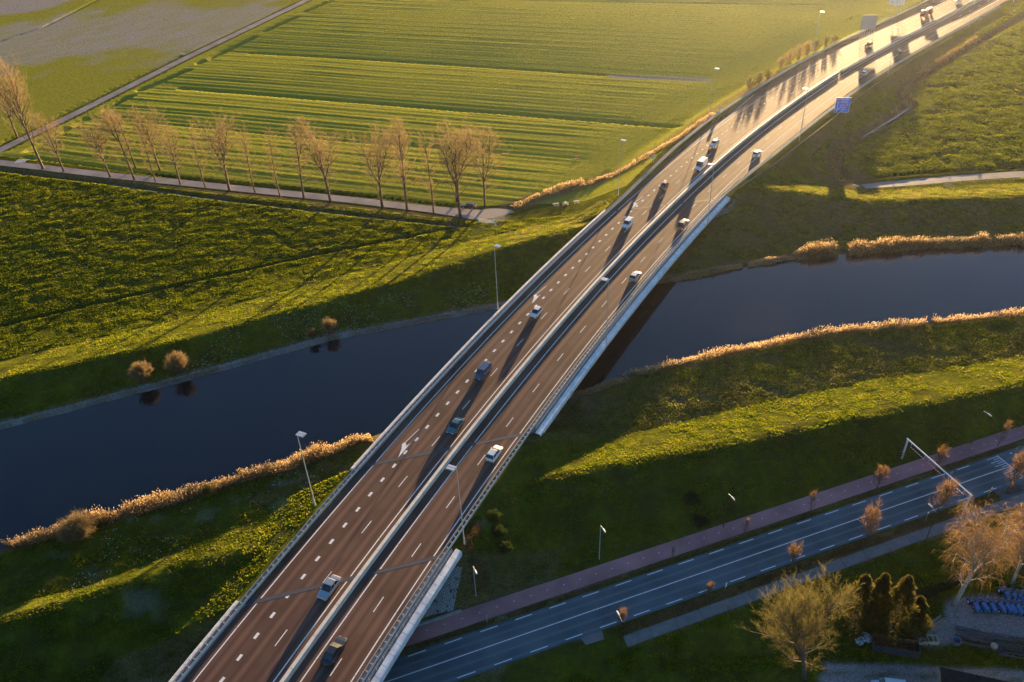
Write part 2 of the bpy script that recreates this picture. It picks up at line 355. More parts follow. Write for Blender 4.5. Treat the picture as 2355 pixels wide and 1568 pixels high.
dry = np.where(med, 0.9, dry); dry = np.where((ys_ < yBike(xs) - 14.2) & (ys_ > yBike(xs) - 18.5) & (xs > 16), 0.95, dry)
dry = np.maximum(dry, np.where(CC & (DS > 0) & (OUT < 14) & (ys_ < yWS(xs)), 0.6 * nz + .3, 0))
litter = vnoise(xs * 0.9 + ys_ * 0.3, ys_ * 1.6, 6, 47)
bare = np.maximum(bare, np.clip((litter - .72) * 6, 0, 1) * ((ys_ < yWS(xs)) & (ys_ > ySC(xs) - 30) & (nz2 > .45) & (xs < 20)) * .22)
NWF = gl([(-80, 40), (120, 75), (350, 65), (560, 40)], 0)
bare = np.maximum(bare, zmask(gl([(0, 110), (150, 85), (330, 62), (500, 58)], 0), 26 + 40 * nz, 26) * (xs < np.interp(ys_, [p[1] for p in LANE_F], [p[0] for p in LANE_F]) - 4) * (.45 + .55 * vnoise(xs * .62 + ys_ * .78, (xs * .78 - ys_ * .62) * 4, 9, 44)))
bare = np.maximum(bare, zmask(gl([(-60, 20), (60, 10), (200, -40)], 0), 22, 6) * .95)
bare = np.maximum(bare, zmask(gl([(1410, 176), (1500, 179), (1620, 184)], 0), 2.2, 3) * .9)
bare = np.maximum(bare, zmask(gl([(1090, 545), (1150, 500)], 0), 2.5, 2) * .5)
bare = np.maximum(bare, np.where((ys_ > yWN(xs) - .5) & (ys_ < yWN(xs) + 2.2) & (xs < 15), .75 * nz2 + .35, 0))
yard = zmask(gl([(2235, 1425), (2354, 1415), (2500, 1400)], 0), 4.2, 1.0); yard = np.maximum(yard, zmask(gl([(2130, 1460), (2240, 1440)], 0), 2.0, 1.0))
yard = np.maximum(yard, zmask(gl([(1905, 1535), (2080, 1540), (2220, 1548), (2500, 1560)], 0), 0.9, .7)); yard = np.maximum(yard, zmask(gl([(1905, 1566), (2080, 1572), (2500, 1590)], 0), 1.4, .7))
bare = np.maximum(bare, yard)
bare = np.maximum(bare, zmask(gl([(1130, 1520), (1200, 1490), (1300, 1455), (1350, 1450)], 0), 1.2, 1.5) * nz2)
lush_shade = np.clip((vnoise(xs, ys_, 5, 46) - .35) * 2, 0, 1) * np.where((ys_ < ySC(xs)) & (ys_ > yBike(xs)), 1, .4)
for P, w, dep in DITCH: lush_shade = np.maximum(lush_shade, np.clip((w * 1.25 - pdist(xs, ys_, P)) / .5, 0, 1) * 1.7)  # dark tint along ditch bottoms: wet soil plus missing shade, painted in
ZCOL = np.stack([dry, bare, lush_shade, np.clip(RG, 0, 1)], -1).astype(np.float32)

def ground_material():
    t = NT('grass_and_soil'); co = t.coord('Object')
    at = t.n('ShaderNodeVertexColor', layer_name='zone'); sp = t.n('ShaderNodeSeparateColor'); t.l(at.outputs[0], sp.inputs[0])
    n1 = t.noise(co, 0.045, 5, 0.6); n2 = t.noise(co, 0.7, 4, 0.65); n3 = t.noise(co, 3.5, 3, 0.7); n4 = t.noise(co, 0.16, 5, 0.7)
    green = t.ramp(n1, [(0.3, (0.055, 0.068, 0.010)), (0.5, (0.085, 0.105, 0.010)), (0.7, (0.150, 0.145, 0.016))])
    g2 = t.ramp(n2, [(0.32, (0.022, 0.026, 0.006)), (0.5, (0.080, 0.095, 0.008)), (0.7, (0.19, 0.18, 0.015))])
    g3 = t.ramp(n3, [(0.35, (0.02, 0.032, 0.004)), (0.65, (0.17, 0.19, 0.010))])
    c = t.mix(0.5, green, g2); c = t.mix(0.3, c, g3); c = t.mix(t.ramp(n4, [(0.35, 0.7), (0.6, 0.0)]), c, (0.045, 0.042, 0.016))
    c = t.mix(t.math('MULTIPLY', sp.outputs[2], 0.5), c, (0.018, 0.034, 0.006))
    cl = t.n('ShaderNodeClamp'); t.l(t.math('MULTIPLY', t.math('SUBTRACT', 0.32, at.outputs[1]), 4.0), cl.inputs[0]); c = t.mix(cl.outputs[0], c, t.ramp(n2, [(0.3, (0.25, 0.26, 0.03)), (0.7, (0.38, 0.36, 0.05))]))  # flat fields take a brighter grass colour in place of sunlight through blades
    dryc = t.ramp(n3, [(0.3, (0.06, 0.045, 0.022)), (0.5, (0.15, 0.105, 0.052)), (0.75, (0.30, 0.22, 0.12))])
    f1 = t.math('MULTIPLY', sp.outputs[0], t.ramp(n2, [(0.3, 0.35), (0.55, 1.0)])); c = t.mix(f1, c, dryc)
    bc = t.ramp(n3, [(0.3, (0.16, 0.14, 0.13)), (0.65, (0.36, 0.34, 0.34))]); c = t.mix(t.math('MULTIPLY', sp.outputs[1], t.ramp(n2, [(0.3, 0.5), (0.5, 1.0)])), c, bc)
    t.l(c, t.b.inputs['Base Color']); t.b.inputs['Roughness'].default_value = 0.9; t.b.inputs['Specular IOR Level'].default_value = 0.0
    mp = t.mapping(co, (1.0, 2.2, 1.0), (0, 0, math.radians(-20)))
    nb = t.noise(mp, 0.5, 5, 0.7); nb2 = t.noise(co, 3.2, 3, 0.7)
    amp = t.math('ADD', t.math('MULTIPLY', at.outputs[1], 0.9), 0.4)
    b1 = t.bump(t.math('MULTIPLY', nb, amp), 0.7, 1.0); b2 = t.bump(t.math('MULTIPLY', nb2, amp), 0.14, 1.0, b1)
    t.l(b2, t.b.inputs['Normal'])
    return t.m
MG = ground_material()
ground = fastmesh('ground', np.stack([xs, ys_, Z], -1), FQ, MG, smooth=True)
ca = ground.data.color_attributes.new('zone', 'FLOAT_COLOR', 'POINT'); ca.data.foreach_set('color', ZCOL.ravel())
tag(ground, kind='structure')

# ---------------------------------------------------------------- water
def water_mat():
    t = NT('river_water'); t.b.inputs['Base Color'].default_value = (0.004, 0.008, 0.012, 1); t.b.inputs['Roughness'].default_value = 0.04; t.b.inputs['IOR'].default_value = 1.47
    c = t.mapping(t.coord(), (1, 1, 1)); n = t.noise(c, 0.6, 3); n_b = t.noise(t.mapping(t.coord(), (.03, .12, 1), (0, 0, math.radians(-20))), 1.0, 4); t.l(t.ramp(n_b, [(.35, .02), (.7, .16)]), t.b.inputs['Roughness']); t.l(t.bump(n, 0.02, 0.6), t.b.inputs['Normal']); return t.m
MW = water_mat()
wx = np.concatenate([np.linspace(-2800, -220, 12), np.linspace(-200, 300, 60), np.linspace(340, 3200, 12)])
m = MB()
for a, b in zip(wx[:-1], wx[1:]):
    m.add([(a, yWS(a) - 1.2, 1.5), (b, yWS(b) - 1.2, 1.5), (b, yWN(b) + 1.2, 1.5), (a, yWN(a) + 1.2, 1.5)], [(0, 1, 2, 3)])
tag(m.build('river', MW), kind='structure')
m = MB()
for P, w, z in ((DITCH[1][0][2:], 0.22, -0.7), (DITCH[-1][0][3:6], 0.35, -0.8)):
    for a, b in zip(P[:-1], P[1:]):
        a, b = np.array(a)[:2], np.array(b)[:2]; d = (b - a) / np.linalg.norm(b - a); n = np.array([-d[1], d[0]]) * w
        m.add([(*(a - n), z), (*(b - n), z), (*(b + n), z), (*(a + n), z)], [(0, 1, 2, 3)])
tag(m.build('ditch_water', MW), kind='structure')

# ---------------------------------------------------------------- asphalt
def asphalt(name, cA, cB, rough=0.62, tracks=(), wear=0.25):
    t = NT(name); uv = t.n('ShaderNodeUVMap').outputs[0]; sx = t.n('ShaderNodeSeparateXYZ'); t.l(uv, sx.inputs[0])
    st = t.mapping(uv, (1.1, 0.012, 1)); n1 = t.noise(st, 1.0, 4, 0.6); n2 = t.noise(t.coord(), 18.0, 3, 0.7); n3 = t.noise(t.coord(), 0.12, 4)
    c = t.ramp(n1, [(0.3, cA), (0.7, cB)])
    c = t.mix(0.35, c, t.ramp(n2, [(0.3, tuple(x * .75 for x in cA)), (0.7, tuple(x * 1.25 for x in cB))]))
    c = t.mix(0.5, c, t.ramp(n3, [(0.35, tuple(x * .62 for x in cA)), (0.65, tuple(x * 1.25 for x in cB))]))
    prev = c
    for u0, w, k in tracks:
        d = t.math('ABSOLUTE', t.math('SUBTRACT', sx.outputs[0], u0)); f = t.math('MULTIPLY', t.ramp(t.math('DIVIDE', d, w * 2), [(0.0, 1.0), (0.5, 0.0)]), wear)
        prev = t.mix(f, prev, tuple(x * k for x in cB))
    t.l(prev, t.b.inputs['Base Color']); t.b.inputs['Roughness'].default_value = rough; t.b.inputs['Specular IOR Level'].default_value = 0.12
    t.l(t.bump(n2, 0.012, 0.5), t.b.inputs['Normal']); return t.m
LANES = [1.85, -1.85, -5.4, -12.5, -15.9]
trk = []
for c_ in LANES: trk += [(c_ - 0.85, 0.42, 0.62), (c_ + 0.85, 0.42, 0.62), (c_, 0.5, 1.3)]
MA = asphalt('brown_motorway_asphalt', (0.096, 0.054, 0.042), (0.138, 0.078, 0.059), 0.8, trk, 0.9)
MSH = asphalt('dark_shoulder_asphalt', (0.055, 0.048, 0.045), (0.08, 0.068, 0.062), 0.6)
MLR = asphalt('grey_local_asphalt', (0.066, 0.090, 0.104), (0.104, 0.132, 0.148), 0.5, [(-1.55, .35, 1.6), (-2.95, .3, 1.5), (-4.75, .35, 1.6), (-0.2, .3, 1.5), (-6.4, .4, 1.6)], 0.5)
MBK = asphalt('red_cycle_asphalt', (0.36, 0.15, 0.15), (0.48, 0.21, 0.20), 0.7)
MLN = asphalt('worn_lane_asphalt', (0.22, 0.19, 0.185), (0.30, 0.265, 0.255), 0.7)
def strip(name, S, La, Lb, dz, mat, kind='structure', parent=None):
    S = np.asarray(S, float); La = La(S) if callable(La) else La + 0 * S; Lb = Lb(S) if callable(Lb) else Lb + 0 * S
    A, B = rp(S, La, dz), rp(S, Lb, dz); n = len(S); V = np.concatenate([A, B]); i = np.arange(n - 1)
    o = fastmesh(name, V, np.stack([i, i + 1, i + 1 + n, i + n], -1), mat, parent)
    uv = o.data.uv_layers.new(name='UVMap'); vi = np.zeros(len(o.data.loops), np.int32); o.data.loops.foreach_get('vertex_index', vi)
    U = np.stack([np.concatenate([La, Lb]), np.concatenate([S, S])], -1)[vi]; uv.data.foreach_set('uv', U.astype(np.float32).ravel())
    if o.data.polygons[0].normal.z < 0: o.data.flip_normals()
    if kind: o['kind'] = kind
    return o
SS = np.arange(-420, 236, 4.0)
wl = lambda s: np.interp(s, [-400, -130, -70, -30, 200], [7.9, 7.9, 6.6, 5.15, 5.15]); wr = lambda s: np.interp(s, [-400, -100, -64, -44, -30, 200], [-20.9, -20.9, -20.2, -18.75, -18.7, -18.7])
strip('motorway_carriageway', SS, wl, lambda s: np.interp(s, [-420, -175, -160, 200], [-8.3, -8.3, -8.42, -8.42]), 0.0, MA)
strip('motorway_carriageway', SS, lambda s: np.interp(s, [-420, -175, -160, 200], [-9.9, -9.9, -9.06, -9.06]), wr, 0.0, MA)

def marking_mat():
    t = NT('road_paint'); n = t.noise(t.coord(), 3.0, 4, .7); t.l(t.ramp(n, [(0.25, (0.52, 0.52, 0.52)), (0.5, (0.80, 0.80, 0.80))]), t.b.inputs['Base Color']); t.b.inputs['Roughness'].default_value = 0.85; t.b.inputs['Specular IOR Level'].default_value = .08; return t.m
MP = marking_mat()
def mark(m, s0, s1, l0, l1, dz=0.006, n=None):
    n = n or max(1, int(abs(s1 - s0) / 4)); s = np.linspace(s0, s1, n + 1); a = l0 if hasattr(l0, '__len__') else (l0, l0); b = l1 if hasattr(l1, '__len__') else (l1, l1)
    A = rp(s, np.linspace(a[0], a[1], n + 1), dz); B = rp(s, np.linspace(b[0], b[1], n + 1), dz)
    for i in range(n): m.add([A[i], A[i + 1], B[i + 1], B[i]], [(0, 1, 2, 3)])
m = MB()
for l in (3.70, -7.12, -10.78, -17.55):
    for s in np.arange(-420, 232, 12.0): mark(m, s + 0.04, s + 11.96, l - 0.1, l + 0.1)
for k in range(-105, 59):
    mark(m, k * 4.0 - 0.55, k * 4.0 + 0.55, -0.24, 0.24, n=1)
for k in range(-35, 20):
    s = k * 12.0 + 57.6; mark(m, s - 0.3, s + 2.8, -3.79, -3.63, n=1)
    s = k * 12.0 + 58.6; mark(m, s - 0.3, s + 2.8, -14.3, -14.14, n=1)
mark(m, -64, -86, (3.85, 4.55), (3.7, 4.3), n=6); mark(m, -86, -123, (4.55, 7.3), (4.3, 7.1), n=10)
def arrow(m, s0, l0, flip=1):      # lane-drop arrow: shaft, then a head bent to one side
    def q(P): m.add([rp(s0 + a, l0 + b * flip, 0.007) for a, b in P], [tuple(range(len(P)))])
    q([(0, 0.45), (4.6, 0.02), (4.6, -0.13), (0, 0.31)])
    q([(4.5, 0.1), (5.2, 0.75), (4.0, 0.95), (6.6, 1.05), (8.6, 1.0), (6.3, 0.3), (5.1, -0.35), (4.5, -0.2)])
for s0, l0 in ((34.9, 2.3), (93.2, 1.5), (-22.5, 1.5)): arrow(m, s0, l0, -1 if s0 != 34.9 else -1)
o = m.build('lane_markings', MP); tag(o, kind='structure')

# expansion joints across the deck
MJ = plain('steel_joint', (0.075, 0.078, 0.10), 0.8, 0.0, spec=.1); MJD = plain('joint_seal', (0.06, 0.06, 0.065), 0.6)
def joint(fn, dirn):
    m = MB()
    for off, w, mi in ((-.5, .42, 0), (-.08, .12, 1), (.04, .08, 0), (.12, .12, 1), (.24, .36, 0)):
        for lo, hi in ((5.1, -8.35), (-9.1, -18.7)):
            ls = np.linspace(lo, hi, 8); row = []
            for l in ls:
                s = np.interp(0, *zip(*sorted([(float(rp(q, l)[1] - fn(rp(q, l)[0])), q) for q in (-60, -30, 0, 60, 90, 110, 130, 160, 180)])))
                # refine by bisection on y - fn(x)
                a, b = -60.0, 190.0
                for _ in range(30):
                    c_ = (a + b) / 2; p = rp(c_, l)
                    if p[1] - fn(p[0]) > 0: a = c_
                    else: b = c_
                row.append(a + off)
            for i in range(7):
                m.add([rp(row[i], ls[i], .009), rp(row[i] + w, ls[i], .009), rp(row[i + 1] + w, ls[i + 1], .009), rp(row[i + 1], ls[i + 1], .009)], [(0, 1, 2, 3)], mi)
    return m
def cross_s(fn, l):
    a, b = -60.0, 230.0
    for _ in range(30):
        c_ = (a + b) / 2; p = rp(c_, l)
        if p[1] - fn(p[0]) > 0: a = c_
        else: b = c_
    return a
for f_ in (J1, J2, J3):
    o = joint(f_, 1).build('expansion_joint', [MJ, MJD]); tag(o, kind='structure')

# ---------------------------------------------------------------- bridges
MC = plain('bridge_concrete', (0.30, 0.29, 0.27), 0.8, 0, .18, 1.2); MCAP = plain('white_edge_panel', (0.74, 0.74, 0.74), 0.6, 0, .2, .7, spec=.5)
MST = plain('galvanised_steel', (0.46, 0.49, 0.52), 0.6, 0.25, .12, 2.0, spec=.3); MWK = plain('walkway_concrete', (0.20, 0.18, 0.16), 0.85, 0, .25, 2.0)
def loft_s(m, S, prof, mi=0, cap=True):
    """sweep a closed profile of (l, dz) along the road"""
    n = len(prof); R = [rp(np.full(n, s), np.array([p[0] for p in prof]), 0.0) + np.array([[0, 0, p[1]] for p in prof]) for s in S]
    vs = [tuple(v) for r in R for v in r]; fs = []
    for i in range(len(S) - 1):
        for k in range(n): fs.append((i * n + k, i * n + (k + 1) % n, (i + 1) * n + (k + 1) % n, (i + 1) * n + k))
    if cap: fs += [tuple(range(n))[::-1], tuple((len(S) - 1) * n + k for k in range(n))]
    m.add(vs, fs, mi)
def bridge(name, label, fa, fb, piers, sb=None):
    t = thing(name, label, 'bridge', rp(np.array(60.0), -8.0, 0)[:3] * 0)
    deck = MB(); rows = [6.4, 2, -3, -8.4, -9.1, -14, -20.3]
    sa = [cross_s(fa, l) for l in rows]; sb_ = [cross_s(fb, l) if fb else sb for l in rows]
    N = 14; V = []; 
    for dz in (-0.05, -1.15):
        for i in range(N + 1):
            for k, l in enumerate(rows):
                s = sa[k] + (sb_[k] - sa[k]) * i / N; ll = l if dz > -1 else (l - 1.2 if k == 0 else l + 1.2 if k == len(rows) - 1 else l); V.append(rp(s, ll, dz))
    n = len(rows); Q = (N + 1) * n; f = []
    for i in range(N):
        for k in range(n - 1):
            a = i * n + k; f += [(a, a + 1, a + n + 1, a + n), (Q + a, Q + a + n, Q + a + n + 1, Q + a + 1)]
    for i in range(N): f += [(i * n, (i + 1) * n, Q + (i + 1) * n, Q + i * n), (i * n + n - 1, Q + i * n + n - 1, Q + (i + 1) * n + n - 1, (i + 1) * n + n - 1)]
    for k in range(n - 1): f += [(k, Q + k, Q + k + 1, k + 1), (N * n + k, N * n + k + 1, Q + N * n + k + 1, Q + N * n + k)]
    deck.add(V, f); deck.build('deck', MC, t)
    for side, l in ((1, 6.4), (-1, -20.3)):
        a = cross_s(fa, l) - 0.8; b = (cross_s(fb, l) + 0.8) if fb else sb
        m = MB(); st = list(np.arange(a, b, 2.0)) + [b]
        for s0, s1 in zip(st[:-1], st[1:]):
            if s1 - s0 < .2: continue
            o_ = side
            loft_s(m, [s0 + .035, s1 - .035], ([(l - .02, .02), (l, .26), (l + .34, .30), (l + .6, .2), (l + .82, -.12), (l + .95, -.85), (l + .85, -.88), (l + .62, -.2), (l + .3, .1)] if side > 0 else [(l + .02, .02), (l, .30), (l - .1, .35), (l - .98, .16), (l - 1.1, .06), (l - 1.14, -.8), (l - 1.04, -.82), (l - .95, .0), (l - .3, .1)])[::o_])
        m.build('edge_panel', MCAP, t)
        m = MB(); wa = (5.2, 6.38) if side > 0 else (-20.28, -18.75); S2 = list(np.linspace(a + .6, b - .6, 40))
        loft_s(m, S2, [(wa[0], -.04), (wa[1], -.04), (wa[1], .07), (wa[0], .07)]); m.build('walkway', MWK, t)
        rl = 6.25 if side > 0 else -20.05
        m = MB(); S3 = np.linspace(a + .8, b - .8, 60)
        for h in (1.0, .55): m.tube([rp(s, rl, h) for s in S3], .03, 4)
        m.build('handrail', MST, t)
        pn = int((b - a) / 2.0); ss = [a + 1 + 2.0 * k for k in range(pn)]
        for s in ss:
            m = MB(); m.tube([rp(s, rl, .05), rp(s, rl + .0, 1.0)], .035, 4); m.tube([rp(s, rl, .06), rp(s + .0, rl + .35 * side * -1 * -1, .3)], .025, 3); m.build('handrail_post', MST, t)
    for (s_a, s_b) in piers:
        for j in range(5):
            f_ = j / 4; l = 4.5 + (-18.3 - 4.5) * f_; s = s_a + (s_b - s_a) * f_; p = rp(s, l); m = MB()
            m.tube([(p[0], p[1], -2.8), (p[0], p[1], p[2] - 1.9)], .55, 12); m.build('pier_column', MC, t)
        m = MB(); A = rp(s_a - .7, 5.6, -1.9); B = rp(s_b - .7, -20.6, -1.9); d = (B - A); d[2] = 0; d /= np.linalg.norm(d); w = np.array([-d[1], d[0], 0]) * .6
        m.add([A - w, B - w, B + w, A + w, A - w + [0, 0, .8], B - w + [0, 0, .8], B + w + [0, 0, .8], A + w + [0, 0, .8]], [(3, 2, 1, 0), (4, 5, 6, 7), (0, 1, 5, 4), (1, 2, 6, 5), (2, 3, 7, 6), (3, 0, 4, 7)])
        m.build('pier_cap', MC, t)
    return t
def skew(sR):   # pier line through the right edge at s=sR, parallel to the abutments
    p = rp(sR, -20.3); f_ = lambda x: p[1] + 0.2 * (x - p[0]); return cross_s(f_, 5.0), sR
bridge('river_bridge', 'long motorway bridge with white edge panels crossing the dark river', J1, J2, [skew(-5), skew(21), skew(47), skew(72)])
bridge('road_bridge', 'motorway bridge with white edge panels passing over the local road in the foreground', J3, None, [], 232.0)

# stone revetment under the road bridge with low kerb wall
def stone_mat():
    t = NT('stone_setts'); c = t.coord(); v = t.n('ShaderNodeTexBrick'); v.inputs['Scale'].default_value = 1.0
    v.inputs['Brick Width'].default_value = .42; v.inputs['Row Height'].default_value = .3; v.inputs['Mortar Size'].default_value = .035
    v.inputs['Color1'].default_value = (.30, .31, .32, 1); v.inputs['Color2'].default_value = (.22, .23, .24, 1); v.inputs['Mortar'].default_value = (.05, .045, .04, 1)
    t.l(t.mapping(c, (1, 1, 1), (0, 0, math.radians(20))), v.inputs['Vector']); n = t.noise(c, 1.3, 3); col = t.mix(t.ramp(n, [(.58, 0.0), (.66, 1.0)]), v.outputs[0], (.05, .04, .03))
    t.l(col, t.b.inputs['Base Color']); t.b.inputs['Roughness'].default_value = .8; return t.m
MSB = stone_mat()
def drape(name, corners, n, dz, mat):
    A, B, Cc_, D = [np.array(c[:2]) for c in corners]; V = []
    for i in range(n + 1):
        for j in range(n + 1):
            u, v = i / n, j / n; p = (A * (1 - u) + B * u) * (1 - v) + (D * (1 - u) + Cc_ * u) * v; V.append(p)
    V = np.array(V); z = terrain(V[:, 0], V[:, 1], False)[0]; V = np.concatenate([V, (z + dz)[:, None]], 1)
    i = np.arange(n)[:, None] * (n + 1) + np.arange(n)[None]; i = i.ravel(); o = fastmesh(name, V, np.stack([i, i + 1, i + n + 2, i + n + 1], -1), mat); return o
pA = rp(cross_s(J3, -19.5) - 1, -17.0); pB = rp(cross_s(J3, -19.5) - 1.0, -24.5)
k0 = G(1035, 1412); k1 = G(955, 1445)
o = drape('stone_revetment', [rp(cross_s(J3, -8) + 1, -8), rp(cross_s(J3, -21.3) + 1.2, -21.9), (k0[0] + .5, k0[1], 0), (k0[0] - 20, k0[1] - 6.8, 0)], 20, .12, MSB); tag(o, kind='structure')
m = MB(); a = np.array(G(1060, 1404)); b = a - np.array([22 * RDIR[0], 22 * RDIR[1], 0]); w = np.array([RNRM[0], RNRM[1], 0])
m.add([a, b, b - w * .35, a - w * .35, a + [0, 0, .55], b + [0, 0, .55], b - w * .35 + [0, 0, .55], a - w * .35 + [0, 0, .55]], [(3, 2, 1, 0), (4, 5, 6, 7), (0, 1, 5, 4), (1, 2, 6, 5), (2, 3, 7, 6), (3, 0, 4, 7)])
o = m.build('kerb_wall', MC); tag(o, 'low grey concrete kerb wall at the foot of the stone slope beside the red cycle path', 'wall')
pR = rp(-28, -19); o = drape('stone_revetment', [G(1620, 500, 4.5), G(1690, 462, 4.2), G(1682, 490, 3.2), G(1625, 512, 3.2)], 10, .12, MSB); tag(o, kind='structure')

# ---------------------------------------------------------------- barrier and guard rails
MBR = plain('pale_barrier_concrete', (0.62, 0.59, 0.52), 0.75, 0, .12, .8)
m = MB()
for k in range(-28, 39):
    s0 = k * 6.0 + 3; loft_s(m, np.linspace(s0 + .03, s0 + 5.97, 4), [(-8.36, -.05), (-8.40, .18), (-8.44, .9), (-9.02, .9), (-9.06, .18), (-9.1, -.05)])
o = m.build('median_barrier', MBR); tag(o, 'pale concrete barrier wall running down the middle of the motorway', 'barrier')
def guard_rail(label, S0, S1, l, double=True, post=1.33, face=0):
    t = thing('guard_rail', label, 'guard rail', (0, 0, 0))
    lf = l if callable(l) else (lambda s: l + 0 * s)
    S = np.arange(S0, S1, 4.0)
    offs = (-.38, .38) if double else (0,)
    for o_ in offs:
        m = MB(); ls = lf(S) + o_
        prof = [(-.05, .16), (.05, .40), (-.03, .5), (.05, .68), (-.05, .80), (-.09, .80), (-.09, .16)]
        n = len(prof); vs = []; fs = []
        for s, q in zip(S, ls):
            for a, b in prof: vs.append(rp(s, q + a * (1 if o_ > 0 else -1) * .9, b))
        for i in range(len(S) - 1):
            for k in range(n): fs.append((i * n + k, i * n + (k + 1) % n, (i + 1) * n + (k + 1) % n, (i + 1) * n + k))
        m.add(vs, fs); m.build('rail_beam', MST, t)
    ps = np.arange(S1 - .5, S0, -post)
    def pst(m, s):
        q = float(lf(np.array(s))); 
        a, b = rp(s - .05, q - .06, -.1), rp(s + .05, q + .06, -.1)
        m.tube([rp(s, q, -.1), rp(s, q, .7)], .07, 4)
        if double: m.tube([rp(s, q - .36, .68), rp(s, q + .36, .68)], .06, 4)
    for s in ps[:60]: m = MB(); pst(m, s); m.build('post', MST, t)
    m = MB()
    for s in ps[60:]: pst(m, s)
    if len(ps) > 60: o = m.build('posts', MST, t); o['kind'] = 'stuff'
    return t
m = MB(); S_k = np.arange(-250, -40, 4.0); lk = np.interp(S_k, [-250, -148, -110, -88, -64, -44], [-24.7, -25.4, -25.9, -25.1, -23.9, -21.3])
vs = [rp(q, l + a, b) for q, l in zip(S_k, lk) for a, b in ((0, -.6), (0, .12), (-.22, .12), (-.22, -.6))]; n = len(S_k)
m.add(vs, [(i * 4 + k, i * 4 + (k + 1) % 4, i * 4 + 4 + (k + 1) % 4, i * 4 + 4 + k) for i in range(n - 1) for k in range(4)]); tag(m.build('retaining_edge', plain('weathered_edge_board', (.30, .22, .12), .85, 0, .25, 2)), 'long low timber edging along the top of the east motorway embankment', 'edging')
gLW = lambda s: np.interp(s, [-400, -200, -93, -60, -35, -18, 240], [9.3, 9.3, 9.0, 7.9, 6.4, 5.62, 5.62])
gLE = lambda s: np.interp(s, [-400, -131, -98, -70, -44, -30, 240], [-22.6, -22.6, -22.2, -21.6, -19.9, -19.05, -19.05])
guard_rail('double steel guard rail along the west edge of the motorway and bridge', -400, 222, gLW)
guard_rail('double steel guard rail along the east edge of the motorway and bridge', -315, 222, gLE)
guard_rail('steel guard rail in the grassy median beyond the end of the concrete barrier', -400, -166, lambda s: np.interp(s, [-400, -185, -166], [-9.5, -9.5, -8.9]), True, 2.0)

# ---------------------------------------------------------------- local road, cycle path, lanes
def rsheet(name, u0, u1, v0, v1, z, mat, step=6.0, kind='structure'):
    U = np.arange(u0, u1 + .1, step); n = len(U); A = np.array([RQ(u, v0, z) for u in U]); B = np.array([RQ(u, v1, z) for u in U]); i = np.arange(n - 1)
    o = fastmesh(name, np.concatenate([A, B]), np.stack([i, i + 1, i + 1 + n, i + n], -1), mat)
    uv = o.data.uv_layers.new(name='UVMap'); vi = np.zeros(len(o.data.loops), np.int32); o.data.loops.foreach_get('vertex_index', vi)
    W = np.stack([np.concatenate([np.full(n, v0), np.full(n, v1)]), np.concatenate([U, U])], -1)[vi]; uv.data.foreach_set('uv', W.astype(np.float32).ravel())
    if o.data.polygons[0].normal.z < 0: o.data.flip_normals()
    o['kind'] = kind; return o
rsheet('local_road', -60, 190, -7.0, 0.35, 0.05, MLR)
rsheet('cycle_path', -60, 190, 1.75, 4.9, 0.06, MBK)
rsheet('local_road_side_lane', 104, 190, -11.5, -7.0, 0.045, MLR)
MPV = plain('old_concrete_path', (0.16, 0.15, 0.145), 0.85, 0, .2, .6)
m = MB(); u = 26.6
while u < 190:
    L_ = 4.55; j0 = rnd.uniform(0, .1); m.add([RQ(u + .04 + .25, -9.2 - j0, .06), RQ(u + L_ + .25, -9.2 - j0, .055), RQ(u + L_, -11.2 - j0 * .5, .05), RQ(u + .04, -11.2 - j0 * .5, .06)], [(3, 2, 1, 0)]); u += L_ + .04
o = m.build('footpath', MPV)
tag(o, kind='structure')
m = MB(); m.add([RQ(20.5, -7.03, .07), RQ(24.2, -7.03, .07), RQ(23.9, -8.65, .07), RQ(20.7, -8.5, .07)], [(3, 2, 1, 0)]); tag(m.build('bus_stop_pad', MPV), kind='structure')
m = MB()
def rm(u0, u1, v0, v1, z=.056): m.add([RQ(u0, v0, z), RQ(u1, v0, z), RQ(u1, v1, z), RQ(u0, v1, z)], [(0, 1, 2, 3)])
for k in range(-8, 19):
    if k * 6 < 106: rm(k * 6.0, k * 6.0 + 2.95, -.13, .02)
    if k * 6 < 106: rm(k * 6.0 + .15, k * 6 + 3.1, -6.54, -6.39)
for k in range(-30, 82):
    if k * 1.35 < 110: rm(k * 1.35, k * 1.35 + 1.32, -3.17, -3.02)
rm(111.8, 112.0, -6.4, 0.05)
for k in range(13):
    v = -.15 - k * .5; rm(111.8 - (2.6 if k % 2 == 0 else 1.5), 111.7, v - .06, v + .06)
for k in range(9): rm(114.6 + (k % 2) * .7, 115.0 + (k % 2) * .7, -.6 - k * .62, -.3 - k * .62)
for k in range(-18, 60): rm(k * 3 + .9, k * 3 + 1.22, 3.34, 3.45, .066)
tag(m.build('local_road_markings', MP), kind='structure')

def lane(name, P, w, mat, z=0.05):
    P = [np.array(p)[:2] for p in P]; pts = []
    for a, b in zip(P[:-1], P[1:]):
        n = max(2, int(np.linalg.norm(b - a) / 5)); pts += [a + (b - a) * i / n for i in range(n)]
    pts.append(P[-1]); m = MB(); V = []; n = len(pts)
    for i, p in enumerate(pts):
        d = pts[min(i + 1, n - 1)] - pts[max(i - 1, 0)]; d /= np.linalg.norm(d); q = np.array([-d[1], d[0]]); w0 = w(i / (n - 1)) if callable(w) else w
        V += [(*(p - q * w0), z), (*(p + q * w0), z)]
    m.add(V, [(2 * i + 2, 2 * i + 3, 2 * i + 1, 2 * i) for i in range(n - 1)]); o = m.build(name, mat); 
    if o.data.polygons[0].normal.z < 0: o.data.flip_normals()
    return tag(o, kind='structure')
ext_ = lambda P: list(P) + [np.array(P[-1]) + (np.array(P[-1]) - np.array(P[-2])) / np.linalg.norm(np.array(P[-1]) - np.array(P[-2])) * 400]
